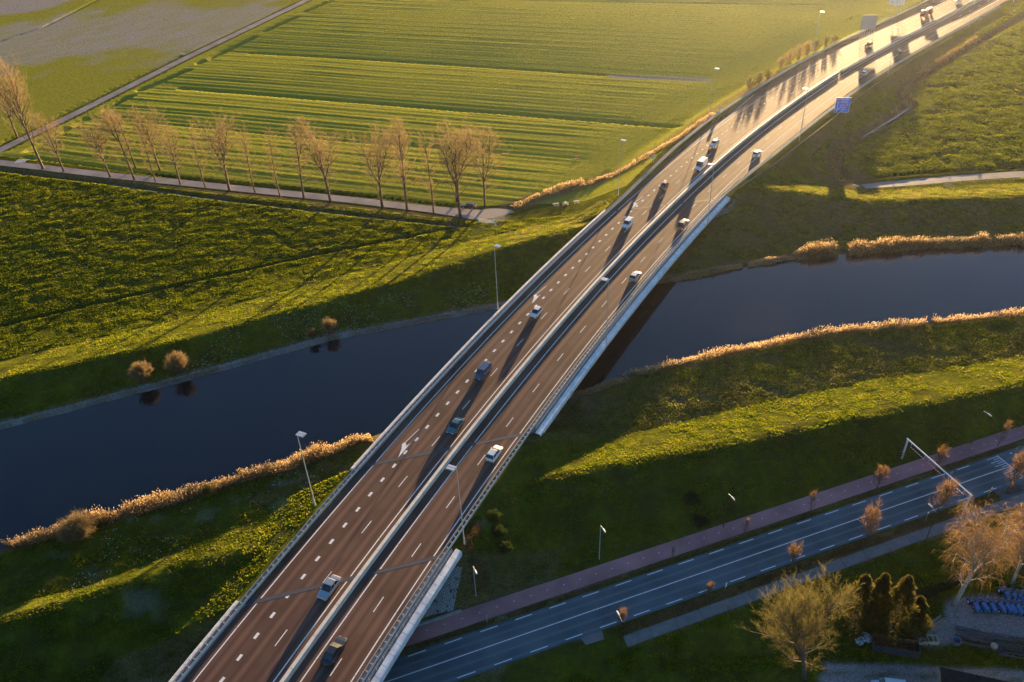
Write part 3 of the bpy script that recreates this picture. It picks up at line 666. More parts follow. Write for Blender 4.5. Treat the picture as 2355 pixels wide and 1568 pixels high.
lane('field_lane', ext_([LANE_F[0] - (LANE_F[1] - LANE_F[0]) * .3] + LANE_F), 2.1, MLN, .05)
lane('tree_lane', [LANE_T[0] - (LANE_T[1] - LANE_T[0])] + LANE_T, lambda t: 2.0 if t < .93 else 2.0 + 1.3 * (t - .93) / .07, MLN, .045)
lane('river_lane', LANE_R[::-1] and ([LANE_R[0], LANE_R[1]] + LANE_R[2:] + [LANE_R[-1] + (LANE_R[-1] - LANE_R[-2]) * 3]), lambda t: 1.5 + 0.6 * min(1, t * 8), MLN, .05)
m = MB(); c_ = G(1130, 494); m.add([(c_[0] + math.cos(a) * 6.5 * (1 + .15 * math.sin(3 * a)), c_[1] + math.sin(a) * 4.2, .055) for a in np.linspace(0, 2 * PI, 22)[:-1]], [tuple(range(21))])
tag(m.build('turning_circle', plain('gravel', (.30, .26, .23), .9, 0, .3, 6)), kind='structure')
m = MB(); c_ = G(48, 370)
for k in range(7): p = c_ + np.array([-1.6 + k * .55, -.3 * k * 0, 0]); m.add([(p[0], p[1] - 1.6, .062), (p[0] + .28, p[1] - 1.6, .062), (p[0] + .28, p[1] + 1.4, .062), (p[0], p[1] + 1.4, .062)], [(0, 1, 2, 3)])
m.add([(c_[0] + 4, c_[1] + 18, .062), (c_[0] + 8.2, c_[1] + 16, .062), (c_[0] + 8.2, c_[1] + 15.6, .062), (c_[0] + 4, c_[1] + 17.6, .062)], [(0, 1, 2, 3)])
tag(m.build('lane_markings', MP), kind='structure')

# ---------------------------------------------------------------- lamp posts
MLAMP = plain('lamp_head_grey', (.62, .64, .66), .35, .1, .05, 2); MGL = plain('lamp_glass', (.55, .58, .6), .15, 0, .03, 2)
def lamp_parts(t, h, head):      # local: +x towards the road
    m = MB(); m.tube([(0, 0, 0), (0, 0, 1.6), (0, 0, 1.62), (0, 0, h)], [.14, .13, .10, .05], 8); m.build('pole', MST, t)
    m = MB(); m.tube([(0, 0, h - .02), (.3, 0, h + .03), (head + .1, 0, h + .05)], .04, 6); m.build('arm', MST, t)
    for sgn in (-.27, .27):
        m = MB(); m.box(head, head + 1.5, sgn - .24, sgn + .24, h + .0, h + .13); m.box(head + .08, head + 1.4, sgn - .2, sgn + .2, h + .13, h + .19)
        hd = m.build('lamp_head', MLAMP, t)
        m = MB(); m.box(head + .15, head + 1.35, sgn - .18, sgn + .18, h - .04, h - .003); m.build('lens', MGL, hd)
def lp0():
    t = thing('street_lamp', '', 'street lamp'); lamp_parts(t, 17.35, .15); return t
proto_lamp = None
LAMPL = [(118.3, 7.5, 'tall twin-headed lamp west of the motorway standing over the lit reeds and green bank'), (48.9, 7.6, 'tall twin-headed lamp west of the motorway at the far water edge of the river'),
         (-19.6, 7.7, 'tall twin-headed lamp beside the west guard rail near the far end of the bridge'), (-92.7, 10.6, 'tall twin-headed lamp west of the motorway beside the ploughed field and left bush clump'),
         (-185.5, 10.8, 'tall twin-headed lamp rising from the long bush clump west of the motorway'), (-272.4, 10.2, 'tall lamp with a small box on its pole beside the pale board')]
LAMPR = [(115.4, -21.0, 'tall twin-headed lamp on the near east side between the two bridges'), (52.1, -21.75, 'tall twin-headed lamp fixed to the east edge panel over the middle of the river'),
         (-15.1, -21.75, 'tall twin-headed lamp on the east bridge edge near the far abutment'), (-87.9, -23.9, 'tall twin-headed lamp east of the motorway, nearest beyond the bridge before the blue sign'),
         (-177.9, -24.2, 'tall lamp east of the motorway, first beyond the blue sign'), (-271.2, -24.2, 'tall lamp east of the motorway, second beyond the blue sign'), (-330, -24.2, 'farthest tall lamp east of the motorway at the picture edge')]
for k, (s, l, lab) in enumerate(LAMPL + LAMPR):
    if proto_lamp is None: o = proto_lamp = lp0()
    else: o = copy_tree(proto_lamp)
    x, y, z, t = rd(s); p = rp(s, l); gz = hz(p[0], p[1]); 
    if abs(l + 21.75) < .01: gz = z - .1
    o.location = (p[0], p[1], min(gz, z + .2) if abs(l) < 12 or True else gz)
    o.location.z = z + .0 if gz > z - 1.2 else max(gz, z - 1.0)
    if gz < z - 1.0 and abs(l + 21.75) > .01 and -12 < s < 110: o.location.z = z - .2
    o.rotation_euler.z = -float(t) + (PI if l > 0 else 0)
    tag(o, lab, 'street lamp', 'lamps along the motorway')
# local lamps with a bent arm over the road
def local_lamp(u, v, h, ang, lab, dark=False):
    t = thing('street_lamp', lab, 'street lamp', RQ(u, v, 0), ang, 'lamps along the local road')
    m = MB(); m.tube([(0, 0, 0), (0, 0, 1.2), (0, 0, 1.22), (0, 0, h)], [.1, .09, .075, .05], 7); m.build('pole', MST if not dark else MDK, t)
    m = MB(); m.tube([(0, 0, h - .02), (.35, 0, h + .12), (.95, 0, h + .2)], .035, 6); m.build('arm', MST, t)
    m = MB(); m.tube([(.9, 0, h + .2), (1.1, 0, h + .22), (1.75, 0, h + .22), (1.9, 0, h + .2)], [.05, .13, .13, .05], 8); m.build('lamp_head', MLAMP, t)
    return t
MDK = plain('dark_painted_steel', (.03, .035, .035), .4, .3, .1, 3)
ra = math.atan2(-RNRM[1], -RNRM[0])
local_lamp(29.9, 6.1, 8.6, ra, 'slim lamp with short bent arm on the grass slope above the red cycle path')
local_lamp(7.4, 6.2, 8.4, ra, 'slim lamp with short bent arm beside the stone slope of the near bridge')
for px_, py_, lab in ((1676, 1131, 'dark-poled lamp on the dark dike slope, third from the near bridge'), (2263, 941, 'dark-poled lamp high on the dark dike slope near the right edge of the picture')):
    P = G(px_, py_, 9.0); q = np.array(P[:2]) - RO; u, v = q @ RDIR, q @ RNRM; lt = local_lamp(u, v, 8.6, ra, lab, True); lt.location.z = hz(P[0], P[1]) - .1
local_lamp(24.9, -12.1, 8.6, ra + PI, 'dark pole lamp by the square paved pad south of the local road', True)
local_lamp(83.0, -12.4, 8.6, ra + PI, 'dark pole lamp beside the concrete footpath left of the birch trees', True)

# ---------------------------------------------------------------- height gate with hanging striped bars
MWH = plain('white_painted_steel', (.75, .76, .78), .35, .1, .05, 2)
def stripe_mat():
    t = NT('red_white_bands'); uv = t.coord('Object'); s = t.n('ShaderNodeSeparateXYZ'); t.l(uv, s.inputs[0])
    f = t.math('FRACT', t.math('MULTIPLY', t.math('ADD', s.outputs[1], s.outputs[2]), 1.9)); k = t.math('GREATER_THAN', f, .5)
    t.l(t.mix(k, (.55, .02, .04), (.8, .8, .8)), t.b.inputs['Base Color']); t.b.inputs['Roughness'].default_value = .4; return t.m
MRW = stripe_mat()
gt = thing('height_gate', 'white overhead height gate with hanging red and white bars across the local road', 'height gate', RQ(94.6, -9.2, 0), math.atan2(RNRM[1], RNRM[0]) - PI / 2)
HG = 5.0; W_ = 15.5
for y0 in (0, W_):
    m = MB(); m.box(-.13, .13, y0 - .13, y0 + .13, 1.7, HG); a = m.build('post', MWH, gt)
    m = MB(); m.box(-.135, .135, y0 - .135, y0 + .135, 0, 1.698); m.build('banded_post_foot', MRW, gt)
m = MB(); m.box(-.1, .1, -.3, W_ + .3, HG, HG + .2); m.build('beam', MWH, gt)
for y0, y1 in ((1.2, 5.2), (5.9, 10.0), (10.8, 14.6)):
    m = MB(); m.tube([(0, y0, HG - 1.0), (0, y1, HG - 1.0)], .06, 6); m.build('hanging_bar', MRW, gt)
    for q in (y0 + .15, y1 - .15): m = MB(); m.tube([(0, q, HG), (0, q, HG - .6)], .05, 5); m.build('hanger', MWH, gt)

# ---------------------------------------------------------------- signs
MBL = plain('sign_blue', (.0, .20, .92), .4, 0, .02, 1); MSW = plain('sign_white', (.82, .83, .85), .4, 0, .02, 1); MRD = plain('sign_red', (.60, .03, .04), .4, 0, .02, 1)
def text_mesh(txt, size, x, z, mat, parent, name='lettering', y=-.06, bold=.012, align='LEFT'):
    cu = bpy.data.curves.new('t', 'FONT'); cu.body = txt; cu.size = size; cu.align_x = align; cu.offset = bold; cu.resolution_u = 2
    ob = bpy.data.objects.new('t', cu); C.objects.link(ob); dg = bpy.context.evaluated_depsgraph_get(); me = bpy.data.meshes.new_from_object(ob.evaluated_get(dg))
    bpy.data.objects.remove(ob); me.materials.clear(); me.materials.append(mat); o = bpy.data.objects.new(name, me); C.objects.link(o)
    o.parent = parent; o.rotation_euler = (PI / 2, 0, 0); o.location = (x, y, z); return o
def disc(m, x, z, r, y, n=20, mi=0): m.add([(x + math.cos(a) * r, y, z + math.sin(a) * r) for a in np.linspace(0, 2 * PI, n + 1)[:-1]], [tuple(range(n))], mi)
p0 = rp(-119.4, -25.6); 
Bs = 5.2; Hs = 5.2; zb = 1.0
ps_ = G(1916, 262, 3.2); gz = 3.0
sg = thing('direction_sign', 'large blue motorway direction sign with white lettering east of the road', 'road sign', (ps_[0], ps_[1], gz), 0)
vx = np.array(G(1945, 262, gz)) ; 
sg.rotation_euler.z = math.radians(-8)
Bs = 5.9; Hs = 6.3; zb = .9
m = MB(); m.box(0, Bs, -.04, .04, zb, zb + Hs); pn = m.build('sign_panel', MBL, sg)
m = MB()
for a in ((0, Bs, zb, zb + .13), (0, Bs, zb + Hs - .13, zb + Hs), (0, .13, zb + .13, zb + Hs - .13), (Bs - .13, Bs, zb + .13, zb + Hs - .13)): m.box(a[0], a[1], -.07, -.042, a[2], a[3])
m.build('white_border', MSW, pn)
text_mesh('Heusden', .86, 2.15, zb + 5.2, MSW, pn); text_mesh('Drunen', .86, 2.15, zb + 4.2, MSW, pn)
m = MB(); m.box(.35, 1.95, -.075, -.045, zb + 5.1, zb + 5.85); b_ = m.build('route_badge', MRD, pn); text_mesh('A59', .72, .5, zb + 5.2, MSW, pn, y=-.09)
text_mesh('40', .7, 2.9, zb + 2.95, MSW, pn); text_mesh('Drunen', .8, 2.0, zb + 2.05, MSW, pn); text_mesh('-West', .8, 2.4, zb + 1.2, MSW, pn); text_mesh('500 m', .5, 2.6, zb + .45, MSW, pn)
m = MB(); m.add([(.85, -.08, zb + .3), (1.1, -.08, zb + .3), (1.1, -.08, zb + 4.2), (.85, -.08, zb + 4.2)], [(0, 1, 2, 3)]); m.add([(.65, -.08, zb + 4.2), (1.3, -.08, zb + 4.2), (.97, -.08, zb + 4.8)], [(0, 1, 2)])
m.add([(1.1, -.085, zb + .85), (1.1, -.085, zb + 1.15), (1.5, -.085, zb + 1.55), (1.65, -.085, zb + 1.35)], [(0, 3, 2, 1)]); m.add([(1.35, -.085, zb + 1.75), (1.85, -.085, zb + 1.15), (2.0, -.085, zb + 1.9)], [(0, 1, 2)])
m.add([(2.2, -.08, zb + 2.95), (2.75, -.08, zb + 2.95), (2.45, -.08, zb + 3.5)], [(0, 1, 2)]); m.build('arrow', MSW, pn)
m = MB(); disc(m, 4.75, zb + 3.15, .52, -.08); m.build('truck_ban_ring', MRD, pn); m = MB(); disc(m, 4.75, zb + 3.15, .4, -.09); m.build('truck_ban_face', MSW, pn)
m = MB(); m.box(4.5, 5.0, -.1, -.095, zb + 3.08, zb + 3.25); m.build('truck_symbol', MDK, pn)
for x in (.9, 2.9, 4.9): m = MB(); m.tube([(x, .12, -1.2), (x, .12, zb + Hs - .2)], .08, 6); m.tube([(x, .9, -1.0), (x, .12, zb + 1.5)], .05, 5); m.build('post', MST, sg)
sg.scale = (.86, .86, .86)
def back_board(label, P, W_, H0, H1, rz, mat, legs, name='direction_sign'):
    t = thing(name, label, 'road sign', P, rz); m = MB(); m.box(0, W_, -.05, .05, H0, H1); pn = m.build('sign_panel', mat, t)
    m = MB()
    for k in range(legs): x = W_ * (k + .5) / legs; m.box(x - .07, x + .07, -.2, -.052, H0 + .1, H1 - .1)
    m.build('back_ribs', MST, t)
    for k in range(legs):
        x = W_ * (k + .5) / legs; m = MB(); m.tube([(x, -.12, 0), (x, -.12, H0 + .2)], .07, 5); m.tube([(x, -1.6, 0), (x, -.14, H0 + 1.0)], .045, 5); m.build('post', MST, t)
    return t
MGB = plain('sign_back_grey', (.42, .43, .45), .5, .3, .05, 1)
P = G(1972, 91, 1.0); back_board('grey ribbed back of a big sign board on thin legs west of the motorway', (P[0] - 0, P[1], hz(P[0], P[1])), 6.6, 4.0, 10.3, math.radians(-8), MGB, 7)
P = G(2040, 28, .3); back_board('pale white sign board on legs at the top edge of the picture', (P[0], P[1], hz(P[0], P[1])), 7.2, 3.5, 8.8, math.radians(-8), MSW, 3)
def small_sign(P, h, w, hh, mat, label, cat='road sign', rz=0, n=2):
    t = thing('small_sign', label, cat, P, rz)
    m = MB()
    for x in ((-w * .3, w * .3) if n == 2 else (0,)): m.tube([(x, .04, 0), (x, .04, h + hh)], .035, 5)
    m.build('post', MST, t); m = MB(); m.box(-w / 2, w / 2, -.03, .0, h, h + hh); m.build('sign_plate', mat, t); return t
P = GT(1500, 375); small_sign(P, 1.6, 1.1, 1.3, MGB, 'small grey plate on two legs behind the west guard rail by the reed strip', rz=.2)
P = GT(1653, 258); small_sign(P, 1.2, 1.2, 1.2, MGB, 'small blue grey plate behind the west guard rail at the foot of a tall lamp', rz=.2)
P = GT(2253, 50); small_sign(P, 1.2, 1.4, 1.4, MGB, 'small box plate beside the farthest western lamp', rz=.2)
P = RQ(101.8, -7.7, 0); t = thing('road_sign', 'pole with round red and white sign above a yellow plate beside the local road', 'road sign', P, .4)
m = MB(); m.tube([(0, 0, 0), (0, 0, 2.9)], .04, 6); m.build('post', MST, t); m = MB(); disc(m, 0, 2.55, .36, -.06); m.build('sign_ring', MRD, t); m = MB(); disc(m, 0, 2.55, .25, -.07); m.build('sign_face', MSW, t)
m = MB(); m.box(-.25, .25, -.07, -.05, 1.5, 2.1); m.build('yellow_plate', plain('sign_yellow', (.7, .33, .02), .4), t)
P = RQ(87.3, -8.0, 0); t = thing('road_sign', 'pole with white triangular sign edged in red beside the local road', 'road sign', P, .3)
m = MB(); m.tube([(0, 0, 0), (0, 0, 2.6)], .04, 6); m.build('post', MST, t); m = MB(); m.add([(-.5, -.06, 2.7), (.5, -.06, 2.7), (0, -.06, 1.85)], [(0, 2, 1)]); m.build('sign_ring', MRD, t); m = MB(); m.add([(-.32, -.07, 2.6), (.32, -.07, 2.6), (0, -.07, 2.03)], [(0, 2, 1)]); m.build('sign_face', MSW, t)
P = RQ(46.5, -7.6, 0); small_sign(P, .9, .35, 1.1, MSW, 'narrow white marker board on a post at the south edge of the local road', rz=.5, n=1)
P = RQ(7.6, 1.2, 0); t = thing('marker_post', 'thin post with red top in the strip between cycle path and local road', 'post', P); m = MB(); m.tube([(0, 0, 0), (0, 0, 2.2)], .05, 6); m.build('pole', MST, t); m = MB(); m.tube([(0, 0, 2.2), (0, 0, 2.9)], .055, 6); m.build('red_top', MRD, t)
for (x, y, lab) in ((1326, 257, 'slim orange marker post standing in the upper ploughed field strip'), (1325, 366, 'slim orange marker post standing in the lower ploughed field strip')):
    P = G(x, y); t = thing('marker_post', lab, 'post', P); m = MB(); m.tube([(0, 0, 0), (0, 0, 2.0)], .12, 6); m.build('pole', plain('marker_orange', (.75, .22, .12), .5), t); m = MB(); m.box(-.7, .7, -.05, .05, .2, .3); m.build('foot', MSW, t)

# small site things: gate, benches
MWD = plain('weathered_wood', (.34, .29, .22), .8, 0, .25, 5); MWD2 = plain('pale_wood', (.55, .47, .36), .7, 0, .2, 5)
P = GT(1101, 511); Q_ = GT(1136, 514); t = thing('field_gate', 'white barred field gate beside the ditch end and the turning circle', 'gate', P, math.atan2(Q_[1] - P[1], Q_[0] - P[0])); w = math.hypot(Q_[0] - P[0], Q_[1] - P[1])
for x in (0, w): m = MB(); m.box(x - .15, x + .15, -.15, .15, 0, 1.6); m.build('post', MWH, t)
m = MB(); 
for h in (.3, .6, .9, 1.2): m.tube([(.1, 0, h), (w - .1, 0, h)], .05, 5)
m.tube([(.1, 0, .3), (w / 2, 0, 1.2), (w - .1, 0, .3)], .04, 4); m.build('bars', MWH, t)
for k, (x, y, rz) in enumerate(((1278, 473, .3), (1300, 471, 1.5), (1325, 467, .1))):
    P = GT(x, y, 3); t = thing('picnic_bench', ['pale wooden picnic bench on the dike slope west of the bridge, leftmost of three', 'pale wooden picnic bench on the dike slope, middle of three', 'pale wooden picnic bench on the dike slope, rightmost and nearest the bridge'][k], 'bench', P, rz, 'picnic benches on the dike slope')
    m = MB(); m.box(-.9, .9, -.35, .35, .72, .78); m.build('table_top', MWD2, t)
    for yy in (-.75, .75): m = MB(); m.box(-.9, .9, yy - .13, yy + .13, .42, .47); m.build('seat', MWD2, t)
    for xx in (-.6, .6): m = MB(); m.tube([(xx, -.75, 0), (xx, -.2, .72)], .05, 4); m.tube([(xx, .75, 0), (xx, .2, .72)], .05, 4); m.box(xx - .04, xx + .04, -.8, .8, .36, .42); m.build('leg_frame', MWD2, t)
P = GT(2180, 432, 3); t = thing('field_gate', 'grey wooden gate lying on the sunlit dike slope south of the right lane', 'gate', P, -.9); m = MB()
for h in (.1, .45, .8, 1.15): m.box(-1.6, 1.6, -.04, .04, h, h + .12)
m.build('bars', MWD, t)
for x in (-1.6, 1.6): m = MB(); m.box(x - .08, x + .08, -.08, .08, 0, 1.4); m.build('post', MWD, t)
P = GT(2113, 454 - 0, 2); 
t = thing('concrete_beam', 'short pale concrete block lying by the start of the right lane', 'block', G(1963, 427)); t.rotation_euler.z = -.8; m = MB(); m.box(-1.5, 1.5, -.2, .2, 0, .4); m.build('block', MBR, t)
for y0, nm in ((427, 'wire fence with wooden posts along the south edge of the right lane'),):
    f = thing('wire_fence', nm, 'fence', (0, 0, 0)); pts = [GT(1990 + k * 31, 437 - k * 2.1, .5) for k in range(13)]
    for p in pts: m = MB(); m.tube([p, p + np.array([0, 0, 1.2])], .07, 5); m.build('fence_post', MWD, f)
    m = MB()
    for h in (.5, 1.05): m.tube([p + np.array([0, 0, h]) for p in pts], .015, 3)
    m.build('wire', MST, f)

# ---------------------------------------------------------------- vehicles
MTY = plain('tyre_rubber', (.02, .02, .02), .8); MRM = plain('alloy_rim', (.4, .41, .43), .3, .7); MGLS = NT('car_glass'); MGLS.b.inputs['Base Color'].default_value = (.012, .018, .022, 1); MGLS.b.inputs['Roughness'].default_value = .06; MGLS.b.inputs['Specular IOR Level'].default_value = .8; MGLS = MGLS.m
MHL = plain('headlight_glass', (.75, .75, .72), .15); MTL = plain('tail_light_red', (.45, .01, .01), .2); MPLT = plain('yellow_plate', (.65, .42, .03), .5)
def paint(name, c, metal=.0): return plain(name, c, .3, metal, .03, 1, coat=.6)
def body_loft(m, st, mi=0):
    """stations along y: (y, z_bottom, z_top, half width bottom, half width top)"""
    vs = []; n = 8
    for y, zb, zt, wb, wt in st:
        zm = zb + (zt - zb) * .55; wm = max(wb, wt) * 1.0
        vs += [(-wb, y, zb), (-wm, y, zm), (-wm * .985, y, zt - .06), (-wt * .93, y, zt), (wt * .93, y, zt), (wm * .985, y, zt - .06), (wm, y, zm), (wb, y, zb)]
    fs = []
    for i in range(len(st) - 1):
        for k in range(n): fs.append((i * n + k, i * n + (k + 1) % n, (i + 1) * n + (k + 1) % n, (i + 1) * n + k))
    fs += [tuple(range(n))[::-1], tuple((len(st) - 1) * n + k for k in range(n))]
    m.add(vs, [f[::-1] for f in fs], mi)
def wheels(t, L, W, r=.33, yf=.3, yr=-.29):
    for y in (L * yf, L * yr):
        for s in (-1, 1):
            m = MB(); m.tube([(s * (W / 2 - .22), y, r), (s * (W / 2 - .01), y, r)], r, 16); w = m.build('wheel', MTY, t); m = MB(); m.tube([(s * (W / 2 - .02), y, r), (s * (W / 2 + .005), y, r)], r * .6, 12); m.build('rim', MRM, w)
def car(label, cat, s, l, facing, col, kind='hatch', L=4.3, W=1.8, H=1.48, pos=None, rz=None, roof=None, metal=.0):
    """local +y is the front; facing=+1 drives towards growing s"""
    if pos is None:
        x, y, z, th = rd(s); p = rp(s, l); P = (p[0], p[1], p[2]); a = -float(th) + (0 if facing > 0 else PI)
    else: P, a = pos, rz
    t = thing({'van': 'van', 'panelvan': 'van'}.get(kind, 'car'), label, cat, P, a, 'vehicles driving on the motorway' if pos is None else None)
    mc = paint('car_paint', col, metal); h, w = L / 2, W / 2
    belt = {'hatch': .92, 'sedan': .88, 'suv': 1.05, 'van': 1.1, 'panelvan': 1.25}[kind]; bt = .2 if kind != 'suv' else .28
    hood = {'hatch': .82, 'sedan': .78, 'suv': .98, 'van': 1.0, 'panelvan': 1.1}[kind]
    cowl = {'hatch': .20, 'sedan': .19, 'suv': .18, 'van': .25, 'panelvan': .31}[kind] * L          # windscreen base y
    rf = {'hatch': .02, 'sedan': .03, 'suv': .04, 'van': .13, 'panelvan': .20}[kind] * L            # roof front y
    rr = {'hatch': -.36, 'sedan': -.24, 'suv': -.38, 'van': -.46, 'panelvan': -.475}[kind] * L
    rb = {'hatch': -.46, 'sedan': -.37, 'suv': -.47, 'van': -.49, 'panelvan': -.49}[kind] * L
    m = MB(); body_loft(m, [(-h, bt + .15, belt - .12, w * .80, w * .76), (-h + .12, bt, belt - .02, w * .93, w * .86), (-h * .7, bt, belt, w, w * .93), (0, bt, belt, w, w * .94), (cowl, bt, belt - .01, w, w * .93), (cowl + .15, bt, hood + .04, w, w * .90), (h * .75, bt, hood - .03, w * .98, w * .86), (h - .1, bt + .02, hood - .14, w * .90, w * .78), (h, bt + .12, hood - .28, w * .76, w * .66)]); b = m.build('body', mc, t, True)
    b.data.polygons.foreach_set('use_smooth', [False] * len(b.data.polygons))
    # cabin
    solid = kind in ('van', 'panelvan'); gy = [(rb, belt - .02, w * .90), (rr, H - .05, w * .76), (rf, H - .02, w * .77), (cowl + .12, belt - .02, w * .88)]
    wt_ = w * (.9 if solid else .77)
    V = [(-w * .91, rb, belt - .01), (w * .91, rb, belt - .01), (-wt_, rr, H - .05), (wt_, rr, H - .05), (-wt_, rf, H - .05), (wt_, rf, H - .05), (-w * .89, cowl + .12, belt - .01), (w * .89, cowl + .12, belt - .01)]
    m = MB(); Fs = [(0, 1, 3, 2), (2, 3, 5, 4), (4, 5, 7, 6), (0, 2, 4, 6), (1, 7, 5, 3)]
    m.add(V, Fs, 0); m.build('windows', MGLS, t)
    m = MB(); e = .012
    rV = [(-wt_ - e, rr - .03, H - .05), (wt_ + e, rr - .03, H - .05), (wt_ + e, rf + .04, H - .05), (-wt_ - e, rf + .04, H - .05), (-wt_ * .85, rr + .1, H), (wt_ * .85, rr + .1, H), (wt_ * .85, rf - .05, H), (-wt_ * .85, rf - .05, H)]
    m.add(rV, [(3, 2, 1, 0), (4, 5, 6, 7), (0, 1, 5, 4), (1, 2, 6, 5), (2, 3, 7, 6), (3, 0, 4, 7)]); m.build('roof', mc if roof is None else paint('roof_paint', roof), t)
    m = MB()
    def pil(a, b, wd=.06):
        a, b = Vector(a), Vector(b); d = Vector((0, wd, 0)); sx_ = .015 if a.x > 0 else -.015; q = Vector((sx_, 0, 0)); m.add([a - d + q, a + d + q, b + d + q, b - d + q], [(0, 1, 2, 3)])
    for sgn in (-1, 1):
        A = (sgn * w * .89, cowl + .1, belt); B = (sgn * wt_, rf, H - .05); pil(A, B, .05); my = (rf + rr) / 2
        pil((sgn * w * .90, my + .05, belt), (sgn * wt_, my, H - .05), .05); pil((sgn * w * .91, rb + .1, belt), (sgn * wt_, rr + .05, H - .05), .09)
        if solid:   # blind side panels and blind back
            y1 = rf - .55 if kind == 'panelvan' else rf - .75; f_ = lambda z: w * .91 + (wt_ - w * .91) * (z - belt) / (H - .05 - belt)
            m.add([(sgn * (f_(belt) + .012), rb + .01, belt), (sgn * (f_(belt) + .012), y1, belt), (sgn * (wt_ + .012), y1, H - .05), (sgn * (wt_ + .012), rr, H - .05)], [(0, 1, 2, 3)])
            if sgn > 0: m.add([(-w * .9, rb - .012, belt), (w * .9, rb - .012, belt), (wt_, rr - .012, H - .05), (-wt_, rr - .012, H - .05)], [(0, 1, 2, 3)])
    m.build('pillars', mc, t)
    for sgn in (-1, 1):
        m = MB(); m.box(sgn * w * .56 - .2, sgn * w * .56 + .2, h - .17, h - .02, hood - .32, hood - .17); m.build('headlight', MHL, t)
        m = MB(); m.box(sgn * w * .72 - .12, sgn * w * .72 + .12, -h - .01, -h + .1, belt - .38, belt - .16); m.build('tail_light', MTL, t)
        m = MB(); m.box(sgn * (w + .08) - .09, sgn * (w + .08) + .09, cowl - .2, cowl - .02, belt + .0, belt + .14); m.build('mirror', mc, t)
    m = MB(); m.box(-.26, .26, -h - .015, -h + .01, .45, .57); m.build('number_plate', MPLT, t); m = MB(); m.box(-.55, .55, h - .08, h + .01, .3, .52); m.build('grille', MDK, t)
    wheels(t, L, W, .33 if kind in ('hatch', 'sedan') else .36, .31, -.30)
    return t
car('silver sedan nearest the camera on the left carriageway, driving towards us', 'car', 132.5, -5.5, 1, (.42, .44, .47), 'sedan', 4.6, 1.82, 1.45, metal=.5)
car('dark teal grey sedan in the lane beside the median, left of the near diagonal joint', 'car', 89.9, -5.3, 1, (.07, .17, .19), 'sedan', 4.7, 1.83, 1.45, metal=.5)
car('dark blue grey people carrier over the water on the left carriageway', 'van', 72.7, -2.0, 1, (.05, .09, .17), 'van', 5.1, 1.95, 1.95, metal=.4)
car('small white hatchback with dark windscreen in the middle of the river bridge', 'car', 47.2, -1.8, 1, (.72, .73, .75), 'hatch', 3.9, 1.72, 1.5)
car('compact white delivery van just past the far diagonal joint', 'van', -3.6, -2.9, 1, (.72, .74, .76), 'van', 4.5, 1.85, 1.85)
car('small reddish brown hatchback driving onto the bridge at its far end', 'car', -31.1, -1.7, 1, (.12, .045, .035), 'hatch', 3.9, 1.7, 1.5)
car('tall white high-roofed panel van close to the median barrier', 'van', -50.0, -5.6, 1, (.74, .75, .76), 'panelvan', 6.0, 2.05, 2.65)
car('white crossover car just behind the tall panel van', 'car', -69.3, -1.8, 1, (.68, .69, .70), 'suv', 4.4, 1.85, 1.62)
car('dark grey car with pale roof beside the long board shadow on the far left carriageway', 'car', -212.3, -2.4, 1, (.10, .10, .12), 'suv', 4.6, 1.85, 1.6, roof=(.5, .5, .5), metal=.3)
car('white car at the top edge of the picture behind the red truck', 'car', -313.1, -3.4, 1, (.7, .7, .7), 'suv', 4.6, 1.85, 1.6)
car('black sedan nearest the camera on the right carriageway, driving away', 'car', 141.9, -12.7, -1, (.03, .035, .045), 'sedan', 4.9, 1.85, 1.45, metal=.3)
car('white hatchback driving away beside the near end of the river bridge', 'car', 93.7, -15.9, -1, (.72, .73, .75), 'hatch', 4.3, 1.8, 1.5)
car('silver hatchback driving away in the middle of the river bridge', 'car', 21.3, -16.1, -1, (.45, .46, .48), 'hatch', 4.3, 1.78, 1.5, metal=.4)
car('dark brown crossover driving away near the far abutment', 'car', -11.0, -16.3, -1, (.06, .045, .04), 'suv', 4.5, 1.85, 1.62, metal=.2)
car('white car driving away past the bend of the east guard rail', 'car', -68.9, -16.7, -1, (.72, .73, .74), 'hatch', 4.3, 1.8, 1.5)
car('white car driving away beyond the blue direction sign', 'car', -170.8, -17.4, -1, (.72, .73, .74), 'hatch', 4.3, 1.8, 1.5)
car('small dark car with silver roof farthest away on the right carriageway', 'car', -208.9, -17.4, -1, (.05, .05, .05), 'hatch', 3.8, 1.7, 1.5, roof=(.4, .4, .42))
P = G(1078, 478); car('black estate car parked on the tree-lined lane by the turning circle', 'car', 0, 0, 1, (.02, .02, .022), 'suv', 4.7, 1.85, 1.65, pos=(P[0], P[1], .06), rz=math.atan2(LANE_T[-1][1] - LANE_T[-2][1], LANE_T[-1][0] - LANE_T[-2][0]) + PI / 2)
# red crane truck
x, y, z, th = rd(-279.3); P = rp(-279.3, -1.4); t = thing('truck', 'big red crane truck loaded with white gear on the far left carriageway', 'truck', tuple(P), -float(th)); MR = paint('truck_red', (.42, .03, .02))
m = MB(); body_loft(m, [(2.7, .5, 3.0, 1.2, 1.15), (2.9, .5, 3.15, 1.25, 1.2), (4.5, .5, 3.1, 1.25, 1.15), (4.9, .5, 1.9, 1.25, 1.2), (5.0, .6, 1.8, 1.2, 1.15)]); m.build('cab', MR, t)
m = MB(); m.add([(-1.05, 4.56, 3.0), (1.05, 4.56, 3.0), (1.12, 4.93, 2.0), (-1.12, 4.93, 2.0)], [(0, 3, 2, 1)]); m.build('windscreen', MGLS, t)
m = MB(); m.box(-1.2, 1.2, -5, 2.6, 1.0, 1.25); m.box(-1.2, -1.1, -5, 2.6, 1.25, 1.9); m.box(1.1, 1.2, -5, 2.6, 1.25, 1.9); m.build('flatbed', MR, t)
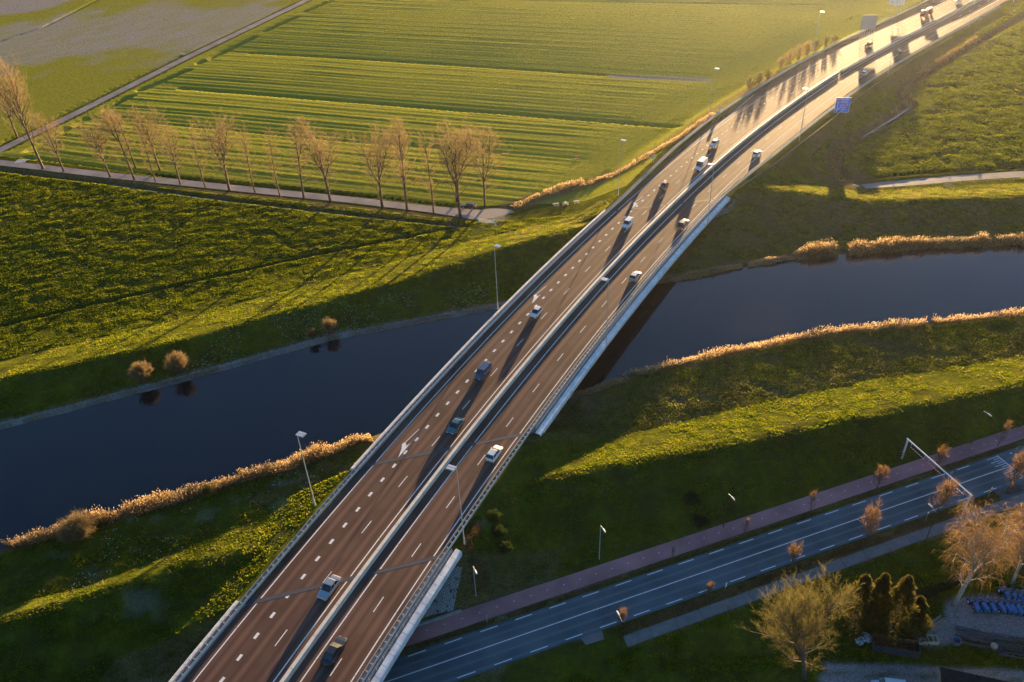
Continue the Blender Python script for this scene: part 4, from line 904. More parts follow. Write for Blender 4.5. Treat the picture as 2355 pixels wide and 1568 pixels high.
m = MB(); m.box(-.9, .9, -4.6, -2.2, 1.25, 2.9); m.box(-1.0, 1.0, -1.8, .3, 1.25, 2.6); m.build('load', MR, t)
m = MB(); m.box(-.8, .8, -4.5, .2, 2.92, 3.3); m.box(-.7, .7, .6, 2.4, 1.3, 3.2); m.build('white_gear', MWH, t)
m = MB(); m.tube([(-.6, 2.2, 1.2), (-.6, 2.0, 3.6), (.2, -1.5, 3.9), (.4, -4.0, 3.3)], [.22, .2, .16, .12], 6); m.build('crane_arm', MR, t)
for yy in (3.8, -2.4, -3.7):
    for s in (-1, 1): m = MB(); m.tube([(s * .85, yy, .5), (s * 1.22, yy, .5)], .5, 14); m.build('wheel', MTY, t)
for s in (-1, 1): m = MB(); m.box(s * .9 - .2, s * .9 + .2, 4.95, 5.03, .9, 1.1); m.build('headlight', MHL, t)

# ---------------------------------------------------------------- trees
MBARK = plain('brown_bark', (.12, .085, .058), .9, 0, .3, 2.5); MTWIG = plain('bare_twigs', (.25, .18, .085), .85, 0, .3, .7, spec=.2)
MBIRCH = plain('pale_birch_bark', (.42, .36, .30), .7, 0, .45, 3); MBTW = plain('birch_twigs', (.20, .125, .06), .85, 0, .3, .7, spec=.2)
MOLV = plain('budding_twigs', (.13, .115, .035), .85, 0, .3, .7, spec=.2); MORN = plain('orange_twigs', (.20, .12, .055), .85, 0, .3, .7, spec=.2)
MCON = plain('conifer_needles', (.085, .075, .016), .9, 0, .45, 1.5, spec=.2)
for m_ in (MTWIG, MBTW, MOLV, MORN, MCON): leafy(m_, .4)
def rot_dir(d, ang, az):
    d = Vector(d).normalized(); u = d.orthogonal().normalized(); w = d.cross(u)
    return (d * math.cos(ang) + (u * math.cos(az) + w * math.sin(az)) * math.sin(ang)).normalized()
def ribbon(V, Fc, p, d, L, w, R, droop=0.0, seg=2):
    u = d.orthogonal().normalized(); a = R.uniform(0, 2 * PI); u = (u * math.cos(a) + d.cross(u) * math.sin(a)); b = len(V)
    q = p + d * L * .55; e = p + d * L + Vector((R.uniform(-.1, .1) * L, R.uniform(-.1, .1) * L, -droop * L))
    V += [p - u * w, p + u * w, q + u * w * .7, q - u * w * .7, e]; Fc += [(b, b + 1, b + 2), (b, b + 2, b + 3), (b + 3, b + 2, b + 4)]
def tree_meshes(seed, h, trunk_frac, spread, n1, n2, n3, n4, r0, lean=0.0, droop=0.0, up=.35, tw=.022, twl=1.0, forks=1, low=.22, base_shoots=0):
    R = random.Random(seed); T = MB(); V = []; Fc = []
    def limb(p, d, L, r, lev, wig=.16):
        n = 5 if lev == 0 else 4 if lev == 1 else 3; pts = [p]; rs = [r]; q = p; dd = d
        for i in range(n):
            dd = (dd + Vector((R.uniform(-wig, wig), R.uniform(-wig, wig), R.uniform(-wig, wig) * .4 + (up if lev else .06) * (1 if droop == 0 or lev < 2 else -droop) * .5))).normalized()
            q = q + dd * (L / n); pts.append(q); rs.append(max(.012, r * (1 - (i + 1) / n * (.72 if lev == 0 else .8))))
        T.tube(pts, rs, 7 if lev == 0 else 5 if lev == 1 else 3, 0, lev == 0)
        return pts, rs
    def at(pts, t):
        k = min(int(t * (len(pts) - 1)), len(pts) - 2); f = t * (len(pts) - 1) - k; return pts[k].lerp(pts[k + 1], f), (pts[k + 1] - pts[k]).normalized()
    leaders = []
    d0 = Vector((lean, R.uniform(-.04, .04), 1)).normalized(); pts, rs = limb(Vector((0, 0, 0)), d0, h * trunk_frac, r0, 0, .07); leaders.append((pts, h * trunk_frac, rs, low))
    for k in range(forks):
        t = R.uniform(.38, .6); p, d = at(pts, t); dd = rot_dir(d, R.uniform(.3, .5), k * 2.4 + R.random()); L = h * (1 - t * trunk_frac) * R.uniform(.75, .95)
        q, r_ = limb(p, dd, L, r0 * .5, 1, .1); leaders.append((q, L, r_, .15))
    for pts, LL, rs, lo in leaders:
        for i in range(n1):
            t = lo + (1 - lo) * (i + R.random()) / n1 * .99; p, d = at(pts, t); ang = R.uniform(.65, 1.15) * (1 - t * .35); L = spread * (1.15 - t * .6) * R.uniform(.6, 1.15)
            q, r2 = limb(p, rot_dir(d, ang, i * 2.4 + R.uniform(-.5, .5)), L, max(.03, r0 * .3 * (1.1 - t * .6)), 1)
            for j in range(n2):
                t2 = .2 + .8 * (j + R.random()) / n2 * .99; p2, d2 = at(q, t2); L2 = L * R.uniform(.3, .55)
                q2, _ = limb(p2, rot_dir(d2, R.uniform(.4, .8), j * 2.4 + R.random()), L2, .03, 2)
                for k in range(n3):
                    t3 = .15 + .84 * (k + R.random()) / n3; p3, d3 = at(q2, t3); d3 = (rot_dir(d3, R.uniform(.3, .8), R.uniform(0, 6.3)) + Vector((0, 0, .25 - droop))).normalized()
                    L3 = twl * R.uniform(.6, 1.3); ribbon(V, Fc, p3, d3, L3, tw, R, droop)
                    for _ in range(n4): f = R.uniform(.2, .9); ribbon(V, Fc, p3 + d3 * L3 * f, (rot_dir(d3, R.uniform(.4, .8), R.uniform(0, 6.3)) + Vector((0, 0, -droop))).normalized(), L3 * R.uniform(.35, .75), tw * .8, R, droop)
    for _ in range(base_shoots):
        t = R.uniform(.05, .6); p, d = at(leaders[0][0], t); d3 = rot_dir(d, R.uniform(.6, 1.2), R.uniform(0, 6.3)); ribbon(V, Fc, p, d3, R.uniform(.6, 1.5), tw, R, 0)
        for _ in range(3): ribbon(V, Fc, p + d3 * R.uniform(.2, .7), rot_dir(d3, .6, R.uniform(0, 6.3)), R.uniform(.3, .8), tw * .8, R, 0)
    return T, V, Fc
def make_tree(name, label, cat, group, mats, *a, **k):
    T, V, Fc = tree_meshes(*a, **k); t = thing(name, label, cat, (0, 0, 0), 0, group)
    T.build('trunk', mats[0], t, True); fastmesh('crown', [tuple(v) for v in V], Fc, mats[1], t); return t
GP = 'bare trees lining the lane'
protos = [make_tree('bare_tree', '', 'tree', GP, (MBARK, MTWIG), 11, 20, .92, 4.8, 17, 5, 5, 3, .30, tw=.0145, twl=1.35, up=.12, forks=1, base_shoots=60),
          make_tree('bare_tree', '', 'tree', GP, (MBARK, MTWIG), 12, 20, .80, 5.6, 15, 5, 5, 3, .33, lean=-.05, tw=.0145, twl=1.35, up=.12, forks=2, base_shoots=70),
          make_tree('bare_tree', '', 'tree', GP, (MBARK, MTWIG), 13, 20, .90, 4.6, 20, 5, 5, 3, .24, tw=.0145, twl=1.35, up=.12, forks=0, base_shoots=80),
          make_tree('bare_tree', '', 'tree', GP, (MBARK, MTWIG), 14, 20, .72, 6.0, 14, 5, 5, 3, .36, lean=.04, tw=.0145, twl=1.35, up=.12, forks=3, base_shoots=60)]
d_ = 2354 / 2560
ROW = [(108, 421.6, 135, 3, 'very tall bare tree towering over the bend of the two lanes'), (43.5, 344, 190, 1, 'bare tree at the left edge behind the junction of the lanes'),
       (159.8, 428.4, 285, 1, 'bare tree just right of the very tall one beside the lane'), (275.8, 442, 300, 3, 'wide forked bare tree with a leaning trunk, third from the left in the front row'),
       (336, 448.8, 272, 0, 'tall bare tree in the front row with pale broken branch stub'), (388.6, 454.3, 330, 2, 'slim bare tree in the front row before the tall back-row pair'),
       (451, 461, 318, 1, 'low forked bare tree with spreading limbs, sixth in the front row'), (513, 469.2, 318, 2, 'narrow dark-stemmed bare tree left of the big wide crown'),
       (573.4, 476, 292, 3, 'broad bare tree with many upright limbs in the middle left of the row'), (637.3, 481.5, 322, 2, 'narrow bare tree right of the broad upright one'),
       (700.3, 492.2, 328, 2, 'slender bare tree with a thin V fork in the middle of the row'), (760, 498.6, 315, 0, 'bare tree with two raised limbs in the middle of the row'),
       (826.4, 505, 315, 3, 'bare tree with twin leaders left of the wide gap in the row'), (956.1, 520.5, 322, 3, 'wide-crowned bare tree right of the gap in the row'),
       (1017.8, 528.9, 322, 0, 'bare tree with straight stem, second right of the gap'), (1084.2, 537, 335, 2, 'thin bare tree between two wider ones near the row end'),
       (1151.2, 544.8, 312, 3, 'largest bare tree of the right group standing before the parked car'), (1212.3, 516.8, 322, 1, 'forked bare tree at the right end of the row by the turning circle'),
       (339.7, 421.7, 280, 0, 'bare tree of the back row showing between two front trees'), (400.8, 427, 272, 3, 'tallest bare tree of the back row on the field side of the lane'),
       (1012.7, 496, 335, 2, 'short bare tree in the back row by the weedy ditch edge'), (1141.7, 505.6, 330, 0, 'bare tree in the back row behind the largest right one')]
used = set()
for k, (fx_, fy_, ft, v, lab) in enumerate(ROW):
    P = G(fx_ * d_, fy_ * d_); hgt = HGT(P, ft * d_) * 1.0
    if v in used: o = copy_tree(protos[v])
    else: o = protos[v]; used.add(v)
    s_ = hgt / 20.0 / 1.0; o.location = (P[0], P[1], -.05); w_ = min(1.25, s_) * (1.0 if v != 2 else .9); o.scale = (w_, w_, s_); o.rotation_euler.z = rnd.uniform(0, 6.28); o['label'] = lab
# small street trees by the local road
sap = [make_tree('young_tree', '', 'tree', 'young trees along the local road', (MBARK, MORN), 21, 4, .8, 1.3, 9, 4, 4, 1, .06, tw=.011, twl=.55, forks=2, up=.7, low=.15, base_shoots=20),
       make_tree('young_tree', '', 'tree', 'young trees along the local road', (MBARK, MORN), 22, 4, .85, 1.0, 7, 4, 3, 1, .05, tw=.011, twl=.5, forks=1, up=.8, low=.2, base_shoots=10)]
SAP = [(41.43, 1.2, 2.6, 1, 'smallest sapling in the strip beside the cycle path, nearest the bridge'), (55.7, 1.2, 3.6, 1, 'thin sapling in the cycle path strip, second from the bridge'), (69.8, 1.2, 4.2, 1, 'sapling in the cycle path strip, third from the bridge'),
       (84.5, 1.3, 5.0, 0, 'orange sapling in the cycle path strip left of the height gate'), (98.0, 1.3, 4.6, 0, 'sapling in the cycle path strip just behind the height gate beam'), (114.0, 2.0, 5.2, 1, 'sapling in a round dark bed at the end of the cycle path strip'),
       (27.3, -7.6, 3.6, 0, 'rusty sapling beside the paved pad at the south edge of the local road'), (43.0, -7.9, 3.2, 0, 'small rusty sapling by the white marker board'), (59.0, -8.0, 4.6, 0, 'medium rusty tree at the south edge of the local road'),
       (74.3, -8.0, 6.6, 0, 'dense round-crowned rusty tree south of the local road'), (89.5, -8.0, 7.4, 0, 'large rusty tree half hiding the south post of the height gate'), (105.6, -8.2, 7.6, 0, 'large rusty tree at the junction markings near the right edge')]
us = set()
for u, v, h_, k, lab in SAP:
    if k in us: o = copy_tree(sap[k])
    else: o = sap[k]; us.add(k)
    p = RQ(u, v, 0); o.location = (p[0], p[1], 0); z_ = h_ / 3.9 * 1.12; o.scale = (z_ * 1.05, z_ * 1.05, z_ * 1.05); o.rotation_euler.z = rnd.uniform(0, 6); o['label'] = lab
# yard trees
bt = make_tree('leafy_tree', 'big round tree with yellow green buds at the bottom edge beside the dark conifers', 'tree', None, (MBARK, MOLV), 31, 18, .7, 5.8, 16, 7, 7, 3, .34, tw=.015, forks=4, low=.25, up=.3)
P = G(1848, 1560); bt.location = P; k = HGT(P, 1335) / 18; bt.scale = (k * .92, k * .92, k * .92); bt.rotation_euler = (-.02, -.13, 0)
b1 = make_tree('birch_tree', 'white-stemmed birch with drooping orange twigs above the tractor yard', 'tree', None, (MBIRCH, MBTW), 41, 15, .85, 4.0, 13, 6, 6, 2, .30, lean=.10, droop=.75, tw=.014, twl=1.3, forks=3, up=.25)
P = G(2192, 1390); b1.location = P; k = HGT(P, 1205) / 15; b1.scale = (k, k, k); b1.rotation_euler.z = .3
b2 = make_tree('birch_tree', 'second drooping birch at the right edge behind the white-stemmed one', 'tree', None, (MBIRCH, MBTW), 42, 15, .8, 4.2, 13, 6, 6, 2, .26, droop=.75, tw=.014, twl=1.3, forks=4, up=.25)
P = G(2325, 1345); b2.location = P; k = HGT(P, 1190) / 15; b2.scale = (k, k, k)
b3 = make_tree('birch_tree', 'low spreading orange-twigged tree cut by the right edge below the side road', 'tree', None, (MBARK, MORN), 43, 9, .7, 3.6, 12, 5, 6, 3, .2, droop=.3, tw=.018, twl=1.1, forks=3, up=.3)
P = G(2375, 1400); b3.location = P
def conifer(label, px_, py_, top, w, seed):
    R = random.Random(seed); P = G(px_, py_); h = HGT(P, top); t = thing('conifer_tree', label, 'tree', P, 0, 'dark conifers by the yard'); m = MB(); m.tube([(0, 0, 0), (0, 0, h)], [.22, .03], 6); m.build('trunk', MBARK, t)
    V = []; Fc = []
    for i in range(9000):
        f = R.random() ** .8; z = .3 + f * (h - .3); rad = w * (1 - f) ** .75 * (1 + .22 * math.sin(z * 3.1 + R.random())) + .08; a = R.uniform(0, 2 * PI); lob = 1 + .22 * math.sin(a * 5 + z * 1.3) + .15 * math.sin(a * 3 + seed); r = rad * lob * (R.random() ** .35)
        p = Vector((math.cos(a) * r, math.sin(a) * r, z)); d = Vector((math.cos(a), math.sin(a), R.uniform(.0, .9))).normalized(); L = R.uniform(.22, .5); n = d.orthogonal().normalized() * R.uniform(.06, .13); b = len(V)
        u = d.cross(n).normalized() * n.length if R.random() < .5 else n; V += [p - u, p + u, p + d * L]; Fc.append((b, b + 1, b + 2))
    fastmesh('crown', [tuple(v) for v in V], Fc, MCON, t)
conifer('tall pointed conifer, left of the four beside the budding tree', 1953, 1448, 1325, 2.9, 1)
conifer('tallest golden-edged conifer, second of the four', 1996, 1440, 1322, 2.3, 2)
conifer('dark pointed conifer, third of the four', 2040, 1462, 1327, 3.0, 3)
conifer('low rounded dark conifer, rightmost of the four', 2088, 1450, 1375, 2.5, 4)

# bushes
def bush(name, label, P, w, h, n, mat, seed, group=None, stemy=True):
    R = random.Random(seed); t = thing(name, label, 'bush', P, 0, group); T = MB(); V = []; Fc = []
    for i in range(max(10, n // 30)):
        a = R.uniform(0, 6.28); th = R.uniform(.05, 1.15); d = Vector((math.cos(a) * math.sin(th) * w, math.sin(a) * math.sin(th) * w, math.cos(th) * h + .2)); p = Vector((R.uniform(-.2, .2) * w, R.uniform(-.2, .2) * w, 0))
        q = p + d * R.uniform(.75, .95); mid = p.lerp(q, .5) + Vector((0, 0, .06 * h)); T.tube([p, mid, q], [.035, .025, .01], 3, 0, False)
        for k in range(30):
            f = R.uniform(.3, 1); pp = (p.lerp(mid, f * 2) if f < .5 else mid.lerp(q, f * 2 - 1)); dd = (rot_dir(d.normalized(), R.uniform(.2, .9), R.uniform(0, 6.3))); L = R.uniform(.3, .7) * min(w, h) * .5
            ribbon(V, Fc, pp, dd, L, .018, R)
            for _ in range(2): ribbon(V, Fc, pp + dd * L * R.random(), rot_dir(dd, .6, R.uniform(0, 6.3)), L * .6, .015, R)
    T.build('stems', MBARK, t); fastmesh('crown', [tuple(v) for v in V], Fc, mat, t); return t
BG = 'bushes on the river bank'
bush('round_bush', 'round brown orange bush on the far bank, left of the two near the left edge', GT(331, 876, 2), 2.9, 5.0, 3600, MTWIG, 1, BG)
bush('round_bush', 'round brown orange bush on the far bank, right and taller of the left pair', GT(414, 856, 2), 2.9, 5.4, 3600, MTWIG, 2, BG)
bush('round_bush', 'low yellow green bush on the far bank beside the brown one', GT(720, 778, 2), 2.0, 2.6, 1600, MOLV, 3, BG)
bush('round_bush', 'brown bush on the far bank nearest the bridge', GT(759, 765, 2), 2.4, 4.0, 2200, MTWIG, 4, BG)
bush('round_bush', 'wide spiky brown bush among the near reeds at lower left', GT(185, 1235, 2), 3.8, 4.6, 4500, MTWIG, 5, BG)
bush('round_bush', 'small yellow green willow bush in the near reeds', GT(482, 1137, 2), 1.8, 2.2, 1500, MOLV, 6, BG)
MHG = leafy(plain('dense_green_leaves', (.028, .045, .010), .9, 0, .4, 2))
for k, (x, y, w, h, mt) in enumerate(((1723, 204, 2.8, 3.6, 0), (1745, 192, 2.5, 3.4, 0), (1765, 182, 2.4, 3.0, 0), (1795, 158, 2.6, 3.6, 1), (1815, 148, 2.8, 4.6, 1), (1835, 137, 2.8, 5.0, 1), (1855, 127, 2.8, 4.6, 1), (1875, 118, 2.6, 4.0, 0), (1898, 108, 2.4, 3.4, 0), (1920, 99, 2.2, 2.8, 0))):
    lab = ['leftmost bright willow bush of the clump west of the motorway', 'second bright willow bush of the short clump', 'right end bush of the short clump before the tall lamp', 'first bush of the long clump west of the motorway', 'tall brown bush in the long clump', 'tallest brown bush in the long clump at the lamp foot', 'brown bush right of the lamp foot in the long clump', 'green bush in the right half of the long clump', 'low green bush near the right end of the long clump', 'last low green bush of the long clump before the grey board'][k]
    bush('willow_bush', lab, GT(x, y, 1), w * 1.2, h * 1.35, 1100, MOLV if mt == 0 else MTWIG, 20 + k, 'willow bushes west of the motorway')
def leafy_bush(label, P, w, h, n, seed):
    R = random.Random(seed); t = thing('leafy_bush', label, 'bush', P); V = []; Fc = []
    for i in range(n):
        a = R.uniform(0, 6.28); th = math.acos(R.random()); r = (R.random() ** .3) * (1 + .25 * math.sin(a * 4 + seed) * math.sin(th * 3)); p = Vector((math.cos(a) * math.sin(th) * w * r, math.sin(a) * math.sin(th) * w * r, math.cos(th) * h * r)); d = rot_dir((p + Vector((0, 0, .3))).normalized(), R.uniform(0, 1.0), R.uniform(0, 6.3)); L = R.uniform(.12, .3); u = d.orthogonal().normalized() * L * .4; b = len(V); V += [p, p + d * L * .5 + u, p + d * L, p + d * L * .5 - u]; Fc.append((b, b + 1, b + 2, b + 3))
    fastmesh('crown', [tuple(v) for v in V], Fc, MHG, t); m = MB(); m.tube([(0, 0, -.2), (0, 0, h * .6)], [.08, .03], 5); m.build('stem', MBARK, t)
for k, (x, y, w, h) in enumerate(((1135, 1190, 1.3, 1.4), (1145, 1225, 1.2, 1.3), (1160, 1260, 1.2, 1.1), (1610, 1200, 1.3, .9), (1590, 1150, 1.5, 1.0))):
    leafy_bush(['dark leafy bush on the slope east of the bridge, uppermost of three', 'dark leafy bush on the slope, middle of three', 'dark leafy bush on the slope, lowest of three', 'low green bush on the dark slope above the cycle path', 'low green bush higher on the dark dike slope'][k], GT(x, y, 3), w, h, 1400, 60 + k)

# ---------------------------------------------------------------- reeds
def reed_mat(name, a, b, c):
    t = NT(name); n = t.noise(t.coord(), .5, 4, .7); t.l(t.ramp(n, [(.3, a), (.5, b), (.72, c)]), t.b.inputs['Base Color']); t.b.inputs['Roughness'].default_value = .85; t.b.inputs['Specular IOR Level'].default_value = .2; return t.m
MREED = reed_mat('dry_reeds', (.13, .085, .032), (.23, .15, .06), (.34, .225, .10)); MPLM = leafy(plain('reed_plumes', (.52, .38, .22), .9, 0, .2, 2)); leafy(MREED)
def reeds(label, path, width, h, n, seed, plumes=.35, px_z=1.6, name='reed_bed', zmin=None, w=.03):
    R = np.random.RandomState(seed); P = [np.array(p[:2]) for p in path]; L = [np.linalg.norm(b - a) for a, b in zip(P[:-1], P[1:])]; cum = np.concatenate([[0], np.cumsum(L)])
    t = R.rand(n) * cum[-1]; k = np.clip(np.searchsorted(cum, t) - 1, 0, len(L) - 1); A = np.array(P); d = (A[k + 1] - A[k]) / np.array(L)[k][:, None]; nn = np.stack([-d[:, 1], d[:, 0]], 1)
    o_ = R.rand(n); q = A[k] + d * (t - cum[k])[:, None] + nn * ((o_ - .5) * width * (.35 + 1.2 * vnoise(t, 0 * t, 3.5, seed + 60)))[:, None]
    dens = vnoise(q[:, 0], q[:, 1], 3.0, seed + 50) + .3 * vnoise(q[:, 0], q[:, 1], 9.0, seed + 51); keep = dens > .34; q = q[keep]; n = len(q); edge = 1 - .5 * np.abs(o_[keep] - .5) * 2
    z = terrain(q[:, 0], q[:, 1], False)[0]; z = np.maximum(z, 1.3) if zmin is None else z
    hh = h * (.35 + .85 * R.rand(n) ** 2) * edge * (.30 + .75 * vnoise(q[:, 0], q[:, 1], 3.2, seed + 52) + .3 * vnoise(q[:, 0], q[:, 1], 1.1, seed + 53)) * np.clip(np.minimum(t[keep], cum[-1] - t[keep]) / 4 + .3, 0, 1); a = R.rand(n) * PI; wv = np.stack([np.cos(a), np.sin(a)], 1) * w * (.6 + .8 * R.rand(n))[:, None]
    ln = (R.randn(n, 2) * .12 + np.array([-.08, -.05])) * hh[:, None]; 
    V = np.zeros((n, 4, 3)); V[:, 0, :2] = q - wv; V[:, 1, :2] = q + wv; V[:, 0, 2] = V[:, 1, 2] = z - .1; V[:, 2, :2] = q + ln * .4 + wv * .6; V[:, 2, 2] = z + hh * .6; V[:, 3, :2] = q + ln; V[:, 3, 2] = z + hh
    Fi = (np.arange(n) * 4)[:, None] + np.array([[0, 1, 2], [0, 2, 3]]).reshape(1, 6); o = fastmesh(name, V.reshape(-1, 3), Fi.reshape(-1, 3), MREED); tag(o, label, 'reeds', None, 'stuff')
    m_ = R.rand(n) < plumes; q2 = V[m_, 3]; k2 = len(q2); W = np.zeros((k2, 4, 3)); s_ = .06 + .05 * R.rand(k2); an = R.rand(k2) * PI; e = np.stack([np.cos(an) * s_, np.sin(an) * s_], 1)
    W[:, 0] = q2 - [0, 0, .12]; W[:, 1] = q2; W[:, 1, :2] += e; W[:, 2] = q2 + [0.06, 0.02, .22]; W[:, 3] = q2; W[:, 3, :2] -= e
    Fj = (np.arange(k2) * 4)[:, None] + np.arange(4)[None]; o2 = fastmesh('plumes', W.reshape(-1, 3), Fj, MPLM, o); o2['kind'] = 'stuff'; return o
def wline(fn, xa, xb, off, n=24): return [(x, fn(x) + off) for x in np.linspace(xa, xb, n)]
reeds('tall golden reeds along the near river bank left of the bridge', wline(yWS, -112, -29.5, -1.0), 3.4, 2.8, 17000, 1, .5)
reeds('orange tipped reeds along the near river bank right of the bridge', wline(yWS, 24, 150, -.8), 2.4, 2.0, 9000, 2, .8)
reeds('short pale reeds on the bank corner under the bridge edge', wline(yWS, 11, 24, -1.2), 2.6, 1.3, 3000, 3, .5)
reeds('tall reed belt along the far river bank at the right', wline(yWN, 76, 180, .9), 4.2, 3.3, 24000, 4, .5)
reeds('low reeds along the far river bank beside the bridge', wline(yWN, 42, 76, .6), 2.0, 1.3, 8000, 5, .4)
reeds('thin straw litter along the far bank left of the bridge', wline(yWN, -125, 0, .9), 1.2, .45, 14000, 6, .05)
reeds('pinkish reed strip curving beside the field at the foot of the motorway bank', [GT(x, y, .5) for x, y in ((1178, 478), (1230, 455), (1300, 430), (1380, 412), (1430, 395), (1470, 370), (1520, 340), (1570, 312), (1640, 262))], 3.6, 1.5, 11000, 7, .3, zmin=0)
reeds('brown reeds filling the winding brook east of the motorway', [GT(x, y, .2) for x, y in ((1940, 418), (1918, 385), (1925, 348), (1985, 312), (2060, 262), (2092, 240), (2078, 215), (2110, 175), (2250, 92))], 3.6, 1.7, 24000, 8, .1, zmin=0)
reeds('dry weed hedge between the local road and the concrete footpath', [RQ(u, -8.1, 0) for u in np.linspace(25.5, 190, 30)], 1.6, .55, 34000, 9, 0, zmin=0, name='dry_verge_weeds', w=.05)
reeds('dry weeds in the strip between cycle path and local road', [RQ(u, 1.05, 0) for u in np.linspace(-4, 118, 30)], 1.1, .4, 18000, 10, 0, zmin=0, name='dry_verge_weeds', w=.05)
reeds('dry straw on the slope beside the near bridge', [GT(x, y, 3) for x, y in ((1085, 1190), (1092, 1240), (1080, 1300), (1130, 1330))], 4.5, .6, 9000, 12, 0, zmin=0, name='dry_verge_weeds', w=.04)
# grass tufts standing in the meadows, dikes and verges
def grass_mat(name, cs):
    t = NT(name); n = t.noise(t.coord(), .35, 5, .75); n2 = t.noise(t.coord(), 2.5, 2, .6); f = t.math('ADD', t.math('MULTIPLY', n, .6), t.math('MULTIPLY', n2, .4))
    t.l(t.ramp(f, cs), t.b.inputs['Base Color']); t.b.inputs['Roughness'].default_value = .9; t.b.inputs['Specular IOR Level'].default_value = 0; return leafy(t.m, .5)
MGR = grass_mat('meadow_grass', [(.34, (.045, .065, .004)), (.5, (.14, .175, .008)), (.64, (.30, .30, .014))]); MGD = grass_mat('dry_grass', [(.34, (.06, .055, .02)), (.5, (.17, .13, .06)), (.66, (.33, .26, .14))])
def tufts(label, xr, yr, n, ok, h, w, mat, seed, name='grass_tufts'):
    R = np.random.RandomState(seed); x = R.uniform(xr[0], xr[1], n); y = R.uniform(yr[0], yr[1], n)
    d = (np.stack([x, y, 0 * x], 1) - [0, 0, CAMH]) @ RR.T; px, py = CX + F * d[:, 0] / d[:, 2], CY - F * d[:, 1] / d[:, 2]
    k = (px > -60) & (px < 2420) & (py > -40) & (py < 1640); x, y = x[k], y[k]
    kk, hf = ok(x, y); k = R.rand(len(x)) < kk; x, y, hf = x[k], y[k], hf[k]; n = len(x)
    z = terrain(x, y, True)[0]; a = R.uniform(-.9, .9, n) + math.radians(-20); hh = h * hf * (.4 + 1.1 * R.rand(n) ** 2); ww = w * (.5 + R.rand(n)); c, s_ = np.cos(a) * ww, np.sin(a) * ww
    lx, ly = R.randn(n) * .35 * hh, R.randn(n) * .35 * hh; V = np.zeros((n, 4, 3)); V[:, 0] = np.stack([x - c, y - s_, z - .06], 1); V[:, 1] = np.stack([x + c, y + s_, z - .06], 1)
    V[:, 2] = np.stack([x + c * .5 + lx, y + s_ * .5 + ly, z + hh], 1); V[:, 3] = np.stack([x - c * .6 + lx, y - s_ * .6 + ly, z + hh * .75], 1)
    o = fastmesh(name, V.reshape(-1, 3), np.arange(n * 4).reshape(-1, 4), mat); return tag(o, label, 'grass', None, 'stuff')
def clump(x, y, c, s, lo=.35): return np.clip((vnoise(x, y * 1.5, c, s) + .6 * vnoise(x, y, c * .35, s + 1) - .8 * 1.0 + (1 - lo) * .5) * 3, 0.04, 1)
def sideW(x, y): return x < np.interp(y, TAB[::-1, 2], TAB[::-1, 1])
def offroad(x, y):
    s, l = near(x, y); J = (y < J1(x)) & (y > J2(x)) | (y < J3(x)); return ((l > WL(s) + .3) | (l < WR(s) - .3))
laneY = lambda x: np.interp(x, [p[0] for p in LANE_T], [p[1] for p in LANE_T])
def okP(x, y):   # west pasture between the tree lane and the dike
    m = sideW(x, y) & (y < laneY(x) - 5) & (y > yNF(x) + 1) & (pdist(x, y, DITCH[0][0]) > .9); return m * clump(x, y, 5, 201), .5 + .9 * vnoise(x, y * 1.6, 4, 203)
tufts('lumpy meadow grass of the pasture between tree lane and dike', (-205, 30), (150, 290), 1300000, okP, .16, .13, MGR, 1)
def okD(x, y):   # both dikes and forelands
    n_ = (y > yWN(x) + 2.2) & (y <= yNF(x) + 1); s__ = (y < yWS(x) - 2.5) & (y > yBike(x) + .8); dryz = s__ & (y > ySF(x)) & (x > 0)
    m = (n_ | s__) & offroad(x, y); cl_ = np.where(dryz, clump(x, y, 6, 211), clump(x, y, 4, 215, .6)); return m * cl_ * .9, .45 + .7 * vnoise(x, y, 5, 213)
tufts('grass tufts covering the river dikes and their banks', (-115, 175), (60, 245), 1500000, okD, .21, .14, MGR, 2)
tufts('dry brown grass tufts mixed into the river banks', (-115, 175), (60, 245), 420000, lambda x, y: (okD(x, y)[0] * np.where((x > 0) & (y > ySF(x)), 1.0, .3), .6 + .5 * vnoise(x, y, 5, 218)), .28, .12, MGD, 3)
def okE(x, y):   # east meadow
    s, l = near(x, y); m = (l < -30) & (y > yNF(x) + 13) & (pdist(x, y, brook) > 3) & (pdist(x, y, LANE_R) > 6); return m * clump(x, y, 5, 221), .5 + .8 * vnoise(x, y * 1.6, 4, 222)
tufts('tussocky grass of the meadow east of the motorway', (60, 300), (195, 460), 700000, okE, .34, .28, MGR, 4)
def okF(x, y):   # ploughed grass strips
    yl = laneY(x); s, l = near(x, y); ac = -x * math.cos(STR_H) + y * math.sin(STR_H) + 1.2 * (vnoise(x, y, 35, 5) - .5); r = .5 + .5 * np.sin(ac * 2 * PI / 4.1)
    fx = np.interp(y, [p[1] for p in LANE_F], [p[0] for p in LANE_F], left=-1e4); dm = np.ones(len(x), bool)
    for q in DITCH[2:7]: dm &= pdist(x, y, q[0]) > .9
    m = sideW(x, y) & (y > yl + 4) & (x > fx + 3) & ((l > WL(s) + 3) | (l > 900)) & dm; return m * (.10 + .90 * r), .5 + .6 * vnoise(x, y, 9, 231)
tufts('short grass growing in rows on the field strips', (-200, 210), (230, 560), 420000, okF, .055, .16, MGR, 5)
def okL(x, y):   # lower right meadow by the footpath
    v = (x - RO[0]) * RNRM[0] + (y - RO[1]) * RNRM[1]; m = (v < -11.6) & (vnoise(x, y, 3, 241) > .1); yz = zmask2(x, y); return m * clump(x, y, 4, 242, .6) * (1 - yz), .6 + .6 * vnoise(x, y, 4, 243)
